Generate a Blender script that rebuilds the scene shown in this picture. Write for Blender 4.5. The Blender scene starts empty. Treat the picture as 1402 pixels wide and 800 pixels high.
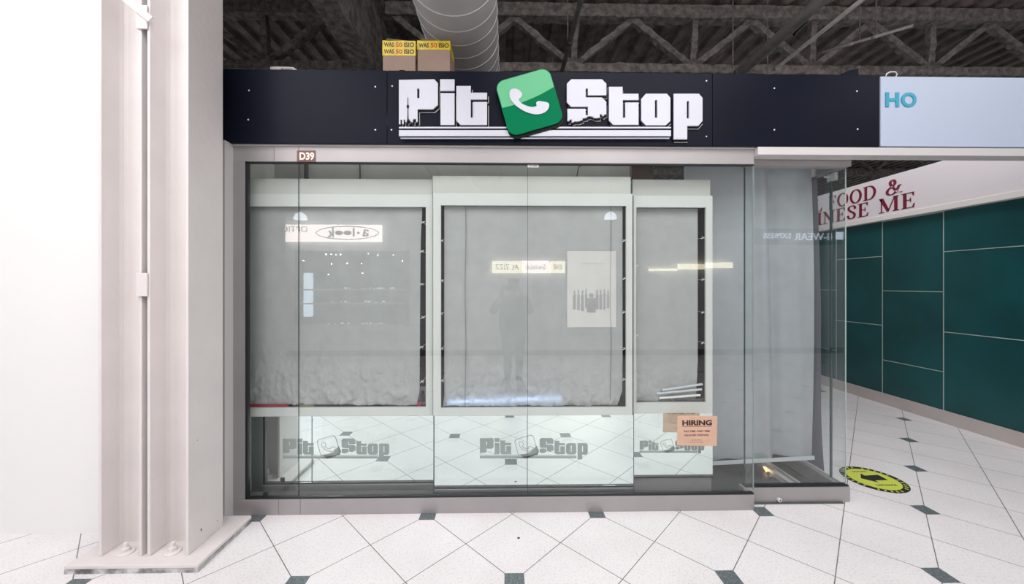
import bpy, bmesh, math, random
from mathutils import Vector, Matrix
random.seed(7)
S = bpy.context.scene
C = S.collection
PI = math.pi
# ------------------------------------------------------------------ camera, world, lights
H, F, TH, HZ = 1.55, 511.0, 0.017, 390.0
cam_d = bpy.data.cameras.new('camera'); cam = bpy.data.objects.new('camera', cam_d); C.objects.link(cam)
cam.location = (0, 0, H); cam.rotation_euler = (PI/2, 0, -TH)
cam_d.sensor_width = 36; cam_d.lens = F/1402*36; cam_d.shift_y = -(400-HZ)/1402
cam_d.clip_start = 0.02; cam_d.clip_end = 80
S.camera = cam
S.view_settings.view_transform = 'Standard'; S.view_settings.look = 'None'
S.view_settings.exposure = 0.0; S.view_settings.gamma = 1.0; S.view_settings.use_curve_mapping = False
S.cycles.caustics_reflective = True; S.cycles.caustics_refractive = False
S.cycles.max_bounces = 10; S.cycles.transparent_max_bounces = 24; S.cycles.glossy_bounces = 6
w = bpy.data.worlds.new('world'); S.world = w; w.use_nodes = True
w.node_tree.nodes['Background'].inputs[0].default_value = (0.93, 0.96, 1.0, 1)
w.node_tree.nodes['Background'].inputs[1].default_value = 0.62

def area(name, loc, rot, sx, sy, power, col=(1, 0.975, 0.97)):
    d = bpy.data.lights.new(name, 'AREA'); d.shape = 'RECTANGLE'; d.size = sx; d.size_y = sy; d.energy = power; d.color = col
    o = bpy.data.objects.new(name, d); C.objects.link(o); o.location = loc; o.rotation_euler = rot
    return o
area('mall_light', (-2.6, -1.5, 4.35), (math.radians(48), 0, 0), 3.6, 0.8, 78)
area('mall_light', (1.8, -1.5, 4.35), (math.radians(48), 0, 0), 3.6, 0.8, 62)
area('mall_light', (-0.5, 0.3, 4.5), (0, 0, 0), 7.0, 1.6, 215)
area('mall_light', (3.9, 4.2, 3.9), (0, 0, 0), 1.4, 3.0, 45)
area('mall_light', (5.2, 0.6, 4.2), (0, 0, 0), 2.0, 2.0, 40)
area('shop_fill', (-0.3, 2.96, 2.85), (0, 0, 0), 2.9, 0.08, 9, (1, 0.99, 0.95))  # unseen fill added to brighten the interior wall above the cabinets
area('shop_fill', (0.2, 3.75, 2.85), (0, 0, 0), 3.6, 0.4, 16, (1, 0.98, 0.93))

def at(px, py, Y):
    """photo pixel -> point on the plane at depth Y"""
    a = (px-701)/F
    t = Y/(math.cos(TH)-a*math.sin(TH))
    return Vector(((a*math.cos(TH)+math.sin(TH))*t, Y, H+(HZ-py)/F*t))
def X(px, Y): return at(px, 390, Y).x
def Z(px, py, Y): return at(px, py, Y).z
def atz(px, py, z):
    t = F*(H-z)/(py-HZ); a = (px-701)/F
    return Vector(((a*math.cos(TH)+math.sin(TH))*t, (math.cos(TH)-a*math.sin(TH))*t, z))

# ------------------------------------------------------------------ materials
def mat(name, col, rough=0.5, metal=0.0, var=0.0, vscale=6.0, bump=0.0, bscale=60.0, emit=None, estr=0.0, col2=None, spec=0.5, detail=4):
    m = bpy.data.materials.new(name); m.use_nodes = True
    nt = m.node_tree; b = nt.nodes['Principled BSDF']
    b.inputs['Base Color'].default_value = (*col, 1); b.inputs['Roughness'].default_value = rough
    b.inputs['Metallic'].default_value = metal; b.inputs['Specular IOR Level'].default_value = spec
    tc = nt.nodes.new('ShaderNodeTexCoord')
    if var > 0 or col2:
        n = nt.nodes.new('ShaderNodeTexNoise'); n.inputs['Scale'].default_value = vscale; n.inputs['Detail'].default_value = detail
        nt.links.new(tc.outputs['Object'], n.inputs['Vector'])
        r = nt.nodes.new('ShaderNodeValToRGB'); r.color_ramp.elements[0].position = 0.35; r.color_ramp.elements[1].position = 0.65
        c2 = col2 or tuple(c*(1-var) for c in col)
        r.color_ramp.elements[0].color = (*c2, 1); r.color_ramp.elements[1].color = (*col, 1)
        nt.links.new(n.outputs['Fac'], r.inputs['Fac']); nt.links.new(r.outputs['Color'], b.inputs['Base Color'])
    if bump > 0:
        n = nt.nodes.new('ShaderNodeTexNoise'); n.inputs['Scale'].default_value = bscale; n.inputs['Detail'].default_value = 6
        nt.links.new(tc.outputs['Object'], n.inputs['Vector'])
        bp = nt.nodes.new('ShaderNodeBump'); bp.inputs['Strength'].default_value = bump; bp.inputs['Distance'].default_value = 0.02
        nt.links.new(n.outputs['Fac'], bp.inputs['Height']); nt.links.new(bp.outputs['Normal'], b.inputs['Normal'])
    if emit:
        b.inputs['Emission Color'].default_value = (*emit, 1); b.inputs['Emission Strength'].default_value = estr
    return m
def glass_mat(name, tint, k=1.0):
    m = bpy.data.materials.new(name); m.use_nodes = True; nt = m.node_tree; nt.nodes.clear()
    out = nt.nodes.new('ShaderNodeOutputMaterial'); mx = nt.nodes.new('ShaderNodeMixShader')
    tr = nt.nodes.new('ShaderNodeBsdfTransparent'); gl = nt.nodes.new('ShaderNodeBsdfGlossy')
    tr.inputs[0].default_value = (*tint, 1); gl.inputs['Roughness'].default_value = 0.0; gl.inputs[0].default_value = (1, 1, 1, 1)
    fr = nt.nodes.new('ShaderNodeFresnel'); ge = nt.nodes.new('ShaderNodeNewGeometry')
    mr = nt.nodes.new('ShaderNodeMapRange'); mr.inputs['To Min'].default_value = 1.5; mr.inputs['To Max'].default_value = 1/1.5
    nt.links.new(ge.outputs['Backfacing'], mr.inputs['Value']); nt.links.new(mr.outputs[0], fr.inputs['IOR'])
    mu = nt.nodes.new('ShaderNodeMath'); mu.operation = 'MULTIPLY'; mu.inputs[1].default_value = k
    nt.links.new(fr.outputs[0], mu.inputs[0]); nt.links.new(mu.outputs[0], mx.inputs[0])
    nt.links.new(tr.outputs[0], mx.inputs[1]); nt.links.new(gl.outputs[0], mx.inputs[2]); nt.links.new(mx.outputs[0], out.inputs[0])
    return m
M = {}
M['glass'] = glass_mat('clear_glass', (0.965, 0.982, 0.980))
M['glass_edge'] = mat('glass_edge', (0.02, 0.05, 0.05), 0.2)
M['alu'] = mat('brushed_aluminium', (0.40, 0.38, 0.39), 0.42, 0.35, var=0.08, vscale=3)
M['alu_dark'] = mat('grey_aluminium_post', (0.36, 0.35, 0.355), 0.45, 0.3, var=0.12, vscale=2)
M['alu_light'] = mat('pale_aluminium', (0.64, 0.62, 0.625), 0.45, 0.2)
M['gasket'] = mat('black_gasket', (0.012, 0.013, 0.017), 0.5)
M['navy'] = mat('navy_black_panel', (0.008, 0.010, 0.020), 0.35, spec=0.07, var=0.25, vscale=1.2)
M['screw'] = mat('bright_screw', (0.75, 0.78, 0.78), 0.3, 0.3)
M['white_acrylic'] = mat('white_acrylic', (0.55, 0.565, 0.64), 0.3, emit=(0.8, 0.82, 0.95), estr=0.0)
M['black'] = mat('black_acrylic', (0.004, 0.004, 0.005), 0.35, spec=0.1)
M['offwhite'] = mat('outline_white', (0.62, 0.62, 0.66), 0.5)
M['green_dark'] = mat('dark_green_acrylic', (0.0, 0.17, 0.07), 0.5, spec=0.05)
M['green_light'] = mat('light_green_acrylic', (0.13, 0.47, 0.245), 0.5, spec=0.2)
M['paint'] = mat('white_column_paint', (0.75, 0.71, 0.705), 0.45, var=0.06, vscale=3, bump=0.15, bscale=25)
M['plate'] = mat('base_plate_edge', (0.62, 0.62, 0.62), 0.6, col2=(0.12, 0.12, 0.12), vscale=16)
M['plate_dark'] = mat('dark_plate_underlay', (0.10, 0.10, 0.105), 0.6, var=0.4, vscale=20)
M['fire'] = mat('sprayed_fireproofing', (0.29, 0.26, 0.245), 0.95, var=0.6, vscale=14, bump=1.0, bscale=45)
M['deck'] = mat('brown_deck', (0.26, 0.218, 0.20), 0.95, var=0.5, vscale=5, bump=0.9, bscale=30)
M['duct'] = mat('galvanised_duct', (0.30, 0.29, 0.295), 0.6, 0.1, var=0.12, vscale=4, bump=0.1, bscale=8)
M['duct_seam'] = mat('duct_seam', (0.52, 0.51, 0.51), 0.5, 0.2)
M['card'] = mat('cardboard', (0.36, 0.26, 0.21), 0.8, var=0.1)
M['card_dark'] = mat('brown_cardboard', (0.12, 0.07, 0.05), 0.8)
M['tape'] = mat('yellow_tape', (0.80, 0.62, 0.03), 0.35, col2=(0.62, 0.45, 0.02), vscale=30)
M['tape_ink'] = mat('tape_ink', (0.03, 0.02, 0.02), 0.5)
M['tape_red'] = mat('tape_red', (0.55, 0.08, 0.02), 0.5)
M['cab'] = mat('white_laminate', (0.66, 0.68, 0.66), 0.4, var=0.03, vscale=1.5)
M['cab_top'] = mat('cream_laminate', (0.55, 0.56, 0.525), 0.5, var=0.03)
M['cab_in'] = mat('dark_cabinet_inside', (0.02, 0.02, 0.022), 0.7)
M['wall_in'] = mat('grey_interior_wall', (0.34, 0.345, 0.32), 0.7, var=0.08)
M['floor_in'] = mat('dark_interior_floor', (0.10, 0.11, 0.11), 0.35, var=0.3)
M['teal'] = mat('teal_wall_panel', (0.006, 0.085, 0.092), 0.35, var=0.35, vscale=1.4)
M['pale'] = mat('pale_joint', (0.42, 0.50, 0.48), 0.6)
M['base_w'] = mat('pale_baseboard', (0.55, 0.50, 0.48), 0.6, var=0.08)
M['sign_w'] = mat('sign_white_face', (0.66, 0.62, 0.65), 0.4)
M['sign_ledge'] = mat('sign_cream_ledge', (0.70, 0.68, 0.66), 0.5)
M['maroon'] = mat('maroon_lettering', (0.16, 0.006, 0.03), 0.5)
M['blue_panel'] = mat('pale_blue_sign_face', (0.44, 0.51, 0.65), 0.4)
M['cyan'] = mat('cyan_lettering', (0.02, 0.32, 0.46), 0.4)
M['wall_w'] = mat('white_wall_paint', (0.86, 0.86, 0.86), 0.6)

M['ink'] = mat('brown_black_ink', (0.045, 0.02, 0.025), 0.6)
M['ink2'] = mat('plum_ink', (0.17, 0.05, 0.09), 0.6)
M['etch'] = mat('frosted_etching', (0.30, 0.35, 0.34), 0.8)
M['brown_sign'] = mat('brown_number_plate', (0.17, 0.075, 0.06), 0.5)
M['cream'] = mat('cream_lettering', (0.85, 0.80, 0.74), 0.5)
M['white'] = mat('plain_white', (0.8, 0.8, 0.8), 0.5)
M['blind_bar'] = mat('blind_bar', (0.58, 0.62, 0.66), 0.45)
M['red'] = mat('red_fabric', (0.30, 0.02, 0.05), 0.7)
M['olive'] = mat('olive_fabric', (0.14, 0.15, 0.05), 0.7)
M['photo_card'] = mat('grey_package_card', (0.16, 0.16, 0.17), 0.5)
M['yellow'] = mat('yellow_green_vinyl', (0.58, 0.66, 0.09), 0.5)
M['vinyl_black'] = mat('black_vinyl', (0.015, 0.016, 0.018), 0.5)
M['tube'] = mat('blue_white_tube', (0.7, 0.8, 1.0), 0.3, emit=(0.45, 0.62, 1.0), estr=8.0)
M['warm'] = mat('warm_glow', (1, 0.8, 0.5), 0.3, emit=(1.0, 0.62, 0.22), estr=2.0)
M['opp'] = mat('opposite_wall_paint', (0.75, 0.76, 0.77), 0.6, var=0.1)
M['opp_d'] = mat('opposite_dark', (0.07, 0.075, 0.08), 0.5)
M['lightbox'] = mat('lit_sign_face', (0.9, 0.85, 0.82), 0.4, emit=(1.0, 0.86, 0.82), estr=8.0)
M['lightbox_y'] = mat('lit_warm_sign_face', (0.9, 0.85, 0.7), 0.4, emit=(1.0, 0.90, 0.66), estr=6.5)
M['poster'] = mat('lit_poster_face', (0.8, 0.78, 0.76), 0.4, emit=(1.0, 0.90, 0.84), estr=2.8)
M['letter_lit'] = mat('lit_letter', (0.8, 0.85, 0.9), 0.4, emit=(0.8, 0.88, 1.0), estr=3.2)
M['lamp_lit'] = mat('lit_lamp_shade', (0.9, 0.9, 0.95), 0.4, emit=(0.85, 0.9, 1.0), estr=6.0)
M['spark'] = mat('spot_bulb', (1, 1, 1), 0.4, emit=(1.0, 0.9, 0.8), estr=40.0)
M['bluestrip'] = mat('blue_white_light_panel', (0.8, 0.9, 1), 0.4, emit=(0.7, 0.85, 1.0), estr=4.5)
M['pink'] = mat('pink_bottle', (0.6, 0.2, 0.18), 0.4)
M['grey_txt'] = mat('grey_sign_ink', (0.03, 0.025, 0.025), 0.6)
M['skin'] = mat('skin', (0.48, 0.28, 0.2), 0.6)
M['coat'] = mat('dark_coat', (0.02, 0.022, 0.028), 0.8)
M['trouser'] = mat('dark_trousers', (0.015, 0.017, 0.025), 0.8)
M['hair'] = mat('dark_hair', (0.01, 0.008, 0.007), 0.6)
M['drape_dark'] = mat('dark_grey_drape', (0.20, 0.21, 0.24), 0.8)

def mirror_mat():
    m = bpy.data.materials.new('mirror'); m.use_nodes = True; nt = m.node_tree; nt.nodes.clear()
    out = nt.nodes.new('ShaderNodeOutputMaterial'); gl = nt.nodes.new('ShaderNodeBsdfGlossy')
    gl.inputs[0].default_value = (0.90, 0.975, 0.955, 1); gl.inputs['Roughness'].default_value = 0.0
    nt.links.new(gl.outputs[0], out.inputs[0]); return m
M['mirror'] = mirror_mat()
def cloth_mat(name, col, tfac=0.35):
    m = bpy.data.materials.new(name); m.use_nodes = True; nt = m.node_tree; nt.nodes.clear()
    out = nt.nodes.new('ShaderNodeOutputMaterial'); mx = nt.nodes.new('ShaderNodeMixShader'); mx.inputs[0].default_value = tfac
    d = nt.nodes.new('ShaderNodeBsdfDiffuse'); t = nt.nodes.new('ShaderNodeBsdfTranslucent')
    tc = nt.nodes.new('ShaderNodeTexCoord'); n = nt.nodes.new('ShaderNodeTexNoise'); n.inputs['Scale'].default_value = 9; n.inputs['Detail'].default_value = 8
    r = nt.nodes.new('ShaderNodeValToRGB'); r.color_ramp.elements[0].color = (*[c*0.9 for c in col], 1); r.color_ramp.elements[1].color = (*col, 1)
    r.color_ramp.elements[0].position = 0.3; r.color_ramp.elements[1].position = 0.7
    nt.links.new(tc.outputs['Object'], n.inputs['Vector']); nt.links.new(n.outputs['Fac'], r.inputs['Fac'])
    nt.links.new(r.outputs[0], d.inputs[0]); nt.links.new(r.outputs[0], t.inputs[0])
    nt.links.new(d.outputs[0], mx.inputs[1]); nt.links.new(t.outputs[0], mx.inputs[2]); nt.links.new(mx.outputs[0], out.inputs[0])
    return m
M['cloth'] = cloth_mat('grey_plastic_sheet', (0.59, 0.605, 0.605), 0.28)
M['blind'] = cloth_mat('grey_blind_fabric', (0.53, 0.56, 0.60), 0.3)

M['paper'] = cloth_mat('peach_paper', (0.93, 0.62, 0.47), 0.40)
M['ghost_ink'] = mat('show_through_ink', (0.20, 0.09, 0.05), 0.7)
def floor_mat():
    D_ = 0.568; x0, y0 = -0.522, 2.52; wd = 0.105; g = 0.0022
    m = bpy.data.materials.new('diagonal_floor_tile'); m.use_nodes = True; nt = m.node_tree; L = nt.links
    b = nt.nodes['Principled BSDF']; b.inputs['Roughness'].default_value = 0.3; b.inputs['Specular IOR Level'].default_value = 0.35
    tc = nt.nodes.new('ShaderNodeTexCoord'); sp = nt.nodes.new('ShaderNodeSeparateXYZ'); L.new(tc.outputs['Object'], sp.inputs[0])
    def mth(op, a, b_=None, c=None):
        n = nt.nodes.new('ShaderNodeMath'); n.operation = op
        for i, v in enumerate((a, b_, c)):
            if v is None: continue
            if isinstance(v, (int, float)): n.inputs[i].default_value = v
            else: L.new(v, n.inputs[i])
        return n.outputs[0]
    x = mth('SUBTRACT', sp.outputs[0], x0); y = mth('SUBTRACT', sp.outputs[1], y0)
    p = mth('DIVIDE', mth('ADD', x, y), D_); q = mth('DIVIDE', mth('SUBTRACT', x, y), D_)
    def linedist(v): return mth('MULTIPLY', mth('ABSOLUTE', mth('SUBTRACT', v, mth('ROUND', v))), D_/math.sqrt(2))
    ld = mth('MINIMUM', linedist(p), linedist(q)); line = mth('LESS_THAN', ld, g)
    pv = mth('MULTIPLY', mth('ROUND', mth('DIVIDE', p, 2)), 2); qv = mth('MULTIPLY', mth('ROUND', mth('DIVIDE', q, 2)), 2)
    xv = mth('MULTIPLY', mth('ADD', pv, qv), D_/2); yv = mth('MULTIPLY', mth('SUBTRACT', pv, qv), D_/2)
    mxd = mth('MAXIMUM', mth('ABSOLUTE', mth('SUBTRACT', x, xv)), mth('ABSOLUTE', mth('SUBTRACT', y, yv)))
    dark = mth('LESS_THAN', mxd, wd/2)
    n1 = nt.nodes.new('ShaderNodeTexNoise'); n1.inputs['Scale'].default_value = 90; n1.inputs['Detail'].default_value = 3; L.new(tc.outputs['Object'], n1.inputs['Vector'])
    n2 = nt.nodes.new('ShaderNodeTexNoise'); n2.inputs['Scale'].default_value = 2.2; n2.inputs['Detail'].default_value = 5; L.new(tc.outputs['Object'], n2.inputs['Vector'])
    r1 = nt.nodes.new('ShaderNodeValToRGB'); r1.color_ramp.elements[0].position = 0.36; r1.color_ramp.elements[1].position = 0.46
    r1.color_ramp.elements[0].color = (0.70, 0.68, 0.69, 1); r1.color_ramp.elements[1].color = (0.82, 0.80, 0.82, 1); L.new(n1.outputs['Fac'], r1.inputs['Fac'])
    r2 = nt.nodes.new('ShaderNodeValToRGB'); r2.color_ramp.elements[0].color = (0.93, 0.92, 0.92, 1); r2.color_ramp.elements[1].color = (1, 1, 1, 1)
    r2.color_ramp.elements[0].position = 0.3; r2.color_ramp.elements[1].position = 0.6; L.new(n2.outputs['Fac'], r2.inputs['Fac'])
    mm = nt.nodes.new('ShaderNodeMix'); mm.data_type = 'RGBA'; mm.blend_type = 'MULTIPLY'; mm.inputs[0].default_value = 1
    L.new(r1.outputs[0], mm.inputs[6]); L.new(r2.outputs[0], mm.inputs[7])
    a = nt.nodes.new('ShaderNodeMix'); a.data_type = 'RGBA'; L.new(line, a.inputs[0]); L.new(mm.outputs[2], a.inputs[6]); a.inputs[7].default_value = (0.13, 0.125, 0.125, 1)
    r3 = nt.nodes.new('ShaderNodeValToRGB'); r3.color_ramp.elements[0].position = 0.4; r3.color_ramp.elements[1].position = 0.62
    r3.color_ramp.elements[0].color = (0.085, 0.11, 0.12, 1); r3.color_ramp.elements[1].color = (0.17, 0.20, 0.21, 1); L.new(n1.outputs['Fac'], r3.inputs['Fac'])
    c = nt.nodes.new('ShaderNodeMix'); c.data_type = 'RGBA'; L.new(dark, c.inputs[0]); L.new(a.outputs[2], c.inputs[6]); L.new(r3.outputs[0], c.inputs[7])
    L.new(c.outputs[2], b.inputs['Base Color'])
    return m
M['floor'] = floor_mat()

# ------------------------------------------------------------------ mesh helpers
def link(name, me, m, parent=None):
    o = bpy.data.objects.new(name, me); C.objects.link(o)
    if m is not None and not me.materials:
        me.materials.append(m)
    if parent: o.parent = parent
    return o
def empty(name, loc=(0, 0, 0)):
    o = bpy.data.objects.new(name, None); C.objects.link(o); o.location = loc; o.empty_display_size = 0.1
    return o
def tag(o, label=None, cat=None, group=None, kind=None):
    if label: o['label'] = label
    if cat: o['category'] = cat
    if group: o['group'] = group
    if kind: o['kind'] = kind
    return o
def thing(name, label, cat, loc=(0, 0, 0), group=None):
    return tag(empty(name, loc), label, cat, group)

class MB:
    """collects shapes in world coordinates, built as one mesh object"""
    def __init__(s): s.bm = bmesh.new(); s.mi = 0
    def face(s, vs):
        f = s.bm.faces.new(vs); f.material_index = s.mi; return f
    def box(s, x0, x1, y0, y1, z0, z1, bev=0.0):
        mb = bmesh.new(); bmesh.ops.create_cube(mb, size=1.0)
        for v in mb.verts: v.co = Vector(((x0+x1)/2+v.co.x*(x1-x0), (y0+y1)/2+v.co.y*(y1-y0), (z0+z1)/2+v.co.z*(z1-z0)))
        if bev > 0: bmesh.ops.bevel(mb, geom=list(mb.edges), offset=bev, segments=2, affect='EDGES', profile=0.5)
        s.merge(mb); return s
    def merge(s, mb, mtx=None):
        if mtx is not None: mb.transform(mtx)
        vm = {v: s.bm.verts.new(v.co) for v in mb.verts}
        for f in mb.faces:
            try: s.face([vm[v] for v in f.verts])
            except ValueError: pass
        mb.free()
    def merge_mesh(s, me, mtx=None):
        mb = bmesh.new(); mb.from_mesh(me); s.merge(mb, mtx)
    def bar(s, a, b, w, h=None, up=(0, 0, 1)):
        a, b = Vector(a), Vector(b); h = h or w
        d = (b-a).normalized(); u = Vector(up)
        if abs(d.dot(u)) > 0.98: u = Vector((0, 1, 0))
        sd = d.cross(u).normalized(); u = sd.cross(d)
        vs = []
        for p in (a, b):
            for i, j in ((-1, -1), (1, -1), (1, 1), (-1, 1)):
                vs.append(s.bm.verts.new(p+sd*i*w/2+u*j*h/2))
        for q in ((0, 1, 2, 3), (7, 6, 5, 4), (0, 4, 5, 1), (1, 5, 6, 2), (2, 6, 7, 3), (3, 7, 4, 0)):
            s.face([vs[k] for k in q])
        return s
    def tube(s, pts, r, n=10, closed=False):
        pts = [Vector(p) for p in pts]; rings = []
        N = len(pts); rr = r if isinstance(r, (list, tuple)) else [r]*N
        ref = None
        for i, p in enumerate(pts):
            d = (pts[(i+1) % N]-pts[i-1]) if closed else (pts[min(i+1, N-1)]-pts[max(i-1, 0)])
            d.normalize()
            if ref is None: ref = Vector((0, 0, 1)) if abs(d.z) < 0.9 else Vector((1, 0, 0))
            sd = d.cross(ref)
            if sd.length < 1e-4: sd = d.cross(Vector((0, 1, 0.1)))
            sd.normalize(); u = sd.cross(d).normalized(); ref = u
            rings.append([s.bm.verts.new(p+(sd*math.cos(2*PI*k/n)+u*math.sin(2*PI*k/n))*rr[i]) for k in range(n)])
        for i in range(N if closed else N-1):
            a, b = rings[i], rings[(i+1) % N]
            for k in range(n): s.face([a[k], a[(k+1) % n], b[(k+1) % n], b[k]])
        if not closed:
            s.face(rings[0][::-1]); s.face(rings[-1])
        return s
    def lathe(s, prof, c, axis='Z', n=24):
        c = Vector(c); rings = []
        for r, h in prof:
            ring = []
            for k in range(n):
                a = 2*PI*k/n; p = (math.cos(a)*r, math.sin(a)*r)
                if axis == 'Z': v = Vector((p[0], p[1], h))
                elif axis == 'Y': v = Vector((p[0], h, p[1]))
                else: v = Vector((h, p[0], p[1]))
                ring.append(s.bm.verts.new(c+v))
            rings.append(ring)
        for a, b in zip(rings, rings[1:]):
            for k in range(n): s.face([a[k], a[(k+1) % n], b[(k+1) % n], b[k]])
        s.face(rings[0][::-1]); s.face(rings[-1])
        return s
    def rough(s, amp=0.012, step=0.09):
        from mathutils import noise
        for _ in range(8):
            es = [e for e in s.bm.edges if e.calc_length() > step*1.6]
            if not es or len(s.bm.verts) > 16000: break
            bmesh.ops.subdivide_edges(s.bm, edges=es, cuts=1, use_grid_fill=True)
        for v in s.bm.verts: v.co += noise.noise_vector(v.co*13)*amp+noise.noise_vector(v.co*31)*amp*0.6
        return s
    def build(s, name, mats, parent=None, smooth=False):
        bmesh.ops.recalc_face_normals(s.bm, faces=list(s.bm.faces))
        me = bpy.data.meshes.new(name)
        if not isinstance(mats, (list, tuple)): mats = [mats]
        for m in mats: me.materials.append(m)
        # origin at the centre of the shape's base
        if s.bm.verts:
            xs = [v.co.x for v in s.bm.verts]; ys = [v.co.y for v in s.bm.verts]; zs = [v.co.z for v in s.bm.verts]
            org = Vector(((min(xs)+max(xs))/2, (min(ys)+max(ys))/2, min(zs)))
        else: org = Vector()
        for v in s.bm.verts: v.co -= org
        s.bm.to_mesh(me); s.bm.free()
        if smooth:
            for p in me.polygons: p.use_smooth = True
        o = bpy.data.objects.new(name, me); C.objects.link(o)
        o.location = org
        if parent is not None:
            o.parent = parent; o.location = org-world_loc(parent)
        return o
def world_loc(o):
    v = Vector(o.location); p = o.parent
    while p: v = v+Vector(p.location); p = p.parent
    return v

def flat_mesh(loops, depth):
    """polygon with holes -> extruded mesh in the local XY plane, 0..depth on Z"""
    cu = bpy.data.curves.new('c', 'CURVE'); cu.dimensions = '2D'; cu.fill_mode = 'BOTH'; cu.extrude = depth/2
    for lp in loops:
        sp = cu.splines.new('POLY'); sp.points.add(len(lp)-1)
        for i, (x, y) in enumerate(lp): sp.points[i].co = (x, y, 0, 1)
        sp.use_cyclic_u = True
    o = bpy.data.objects.new('c', cu); C.objects.link(o); bpy.context.view_layer.update()
    me = bpy.data.meshes.new_from_object(o.evaluated_get(bpy.context.evaluated_depsgraph_get()))
    bpy.data.objects.remove(o); bpy.data.curves.remove(cu)
    for v in me.vertices: v.co.z += depth/2
    return me
def text_mesh(body, size, depth, bold=0.0, spacing=1.0, align='LEFT', sx=1.0):
    cu = bpy.data.curves.new('t', 'FONT'); cu.body = body; cu.size = size; cu.extrude = depth/2; cu.offset = bold
    cu.space_character = spacing; cu.align_x = align; cu.resolution_u = 4
    o = bpy.data.objects.new('t', cu); C.objects.link(o); bpy.context.view_layer.update()
    me = bpy.data.meshes.new_from_object(o.evaluated_get(bpy.context.evaluated_depsgraph_get()))
    bpy.data.objects.remove(o); bpy.data.curves.remove(cu)
    for v in me.vertices: v.co.z += depth/2; v.co.x *= sx
    return me
def fit(me, w, h):
    xs = [v.co.x for v in me.vertices]; ys = [v.co.y for v in me.vertices]
    a, b, c, d = min(xs), max(xs), min(ys), max(ys)
    for v in me.vertices:
        v.co.x = (v.co.x-a)/(b-a)*w; v.co.y = (v.co.y-c)/(d-c)*h
    return me
FRONT = Matrix.Rotation(PI/2, 4, 'X')                      # faces -Y (towards the camera)
OPP = Matrix.Rotation(PI, 4, 'Z') @ FRONT                  # faces +Y
SIDE = Matrix.Rotation(-PI/2, 4, 'Z') @ FRONT              # faces -X
def T(v): return Matrix.Translation(Vector(v))
def sweep(pts, wid):
    """outline of a variable width stroke; wid(i, normal) -> half width"""
    L_, R_ = [], []
    n = len(pts)
    for i, p in enumerate(pts):
        a = pts[max(i-1, 0)]; b = pts[min(i+1, n-1)]
        dx, dy = b[0]-a[0], b[1]-a[1]; l = math.hypot(dx, dy) or 1
        nx, ny = -dy/l, dx/l; h = wid(i, (nx, ny))
        L_.append((p[0]+nx*h, p[1]+ny*h)); R_.append((p[0]-nx*h, p[1]-ny*h))
    return L_+R_[::-1]

# ------------------------------------------------------------------ the setting
YF = 2.535                                    # front face of the shopfront frame
MB().box(-9, 15, -4, 16, -0.12, 0).build('floor', M['floor']); tag(bpy.data.objects['floor'], kind='structure')
# keep the floor pattern in world coordinates
fo = bpy.data.objects['floor']
for v in fo.data.vertices: v.co += fo.location
fo.location = (0, 0, 0)
bm_ = MB()                                     # corrugated roof deck, ribs running away from the shopfront
zc = 4.86; x = -9.0; prof = []
while x < 15.0:
    prof += [(x, zc), (x+0.10, zc), (x+0.13, zc+0.055), (x+0.21, zc+0.055)]; x += 0.24
for (x1, z1), (x2, z2) in zip(prof, prof[1:]):
    vs = [bm_.bm.verts.new((x1, -4, z1)), bm_.bm.verts.new((x2, -4, z2)), bm_.bm.verts.new((x2, 16, z2)), bm_.bm.verts.new((x1, 16, z1))]
    bm_.face(vs)
    vs = [bm_.bm.verts.new((x1, -4, z1+.12)), bm_.bm.verts.new((x2, -4, z2+.12)), bm_.bm.verts.new((x2, 16, z2+.12)), bm_.bm.verts.new((x1, 16, z1+.12))]
    bm_.face(vs)
tag(bm_.build('ceiling', M['deck']), kind='structure')
tag(MB().box(-9, -2.36, 2.37, 2.50, 0, 4.8).build('wall_left', M['wall_w']), kind='structure')
tag(MB().box(-9, 15, 16, 16.1, 0, 4.9).build('wall_back', M['opp']), kind='structure')
# shop interior
tag(MB().box(-1.9, 2.395, 2.60, 5.6, 0.0005, 0.006).build('floor_interior', M['floor_in']), kind='structure')
tag(MB().box(-1.9, X(862, 3.1), 3.10, 3.14, 0.006, 2.6).build('wall_interior', M['wall_in']), kind='structure')
tag(MB().box(-1.98, -1.9, 2.60, 5.6, 0, 2.9).build('wall_shop_side', M['wall_in']), kind='structure')
tag(MB().box(-1.98, 2.395, 5.6, 5.68, 0, 2.9).build('wall_shop_back', M['wall_in']), kind='structure')
# teal wall of the neighbour, seen end on past the corner
XT = 4.92
tw = MB()
tw.box(XT, XT+0.12, 1.2, 12, 0.14, 2.95)
tw.build('wall_right', M['teal']); tag(bpy.data.objects['wall_right'], kind='structure')
j = MB(); ys = [2.07+0.68*k for k in range(0, 14)]
for y in ys: j.box(XT-0.003, XT+0.002, y-0.004, y+0.004, 0.14, 2.40)
for k, y in enumerate(ys[:-1]):
    off = 0.0 if k % 2 == 0 else -0.45
    for zz in (1.92+off, 1.02+off, 0.12+off, 2.82+off):
        if 0.16 < zz < 2.38: j.box(XT-0.003, XT+0.002, y, y+0.68, zz-0.004, zz+0.004)
tag(j.build('trim_1', M['pale']), kind='structure')
tag(MB().box(XT-0.02, XT+0.12, 1.2, 12, 0, 0.14).build('baseboard_right', M['base_w']), kind='structure')

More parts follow.
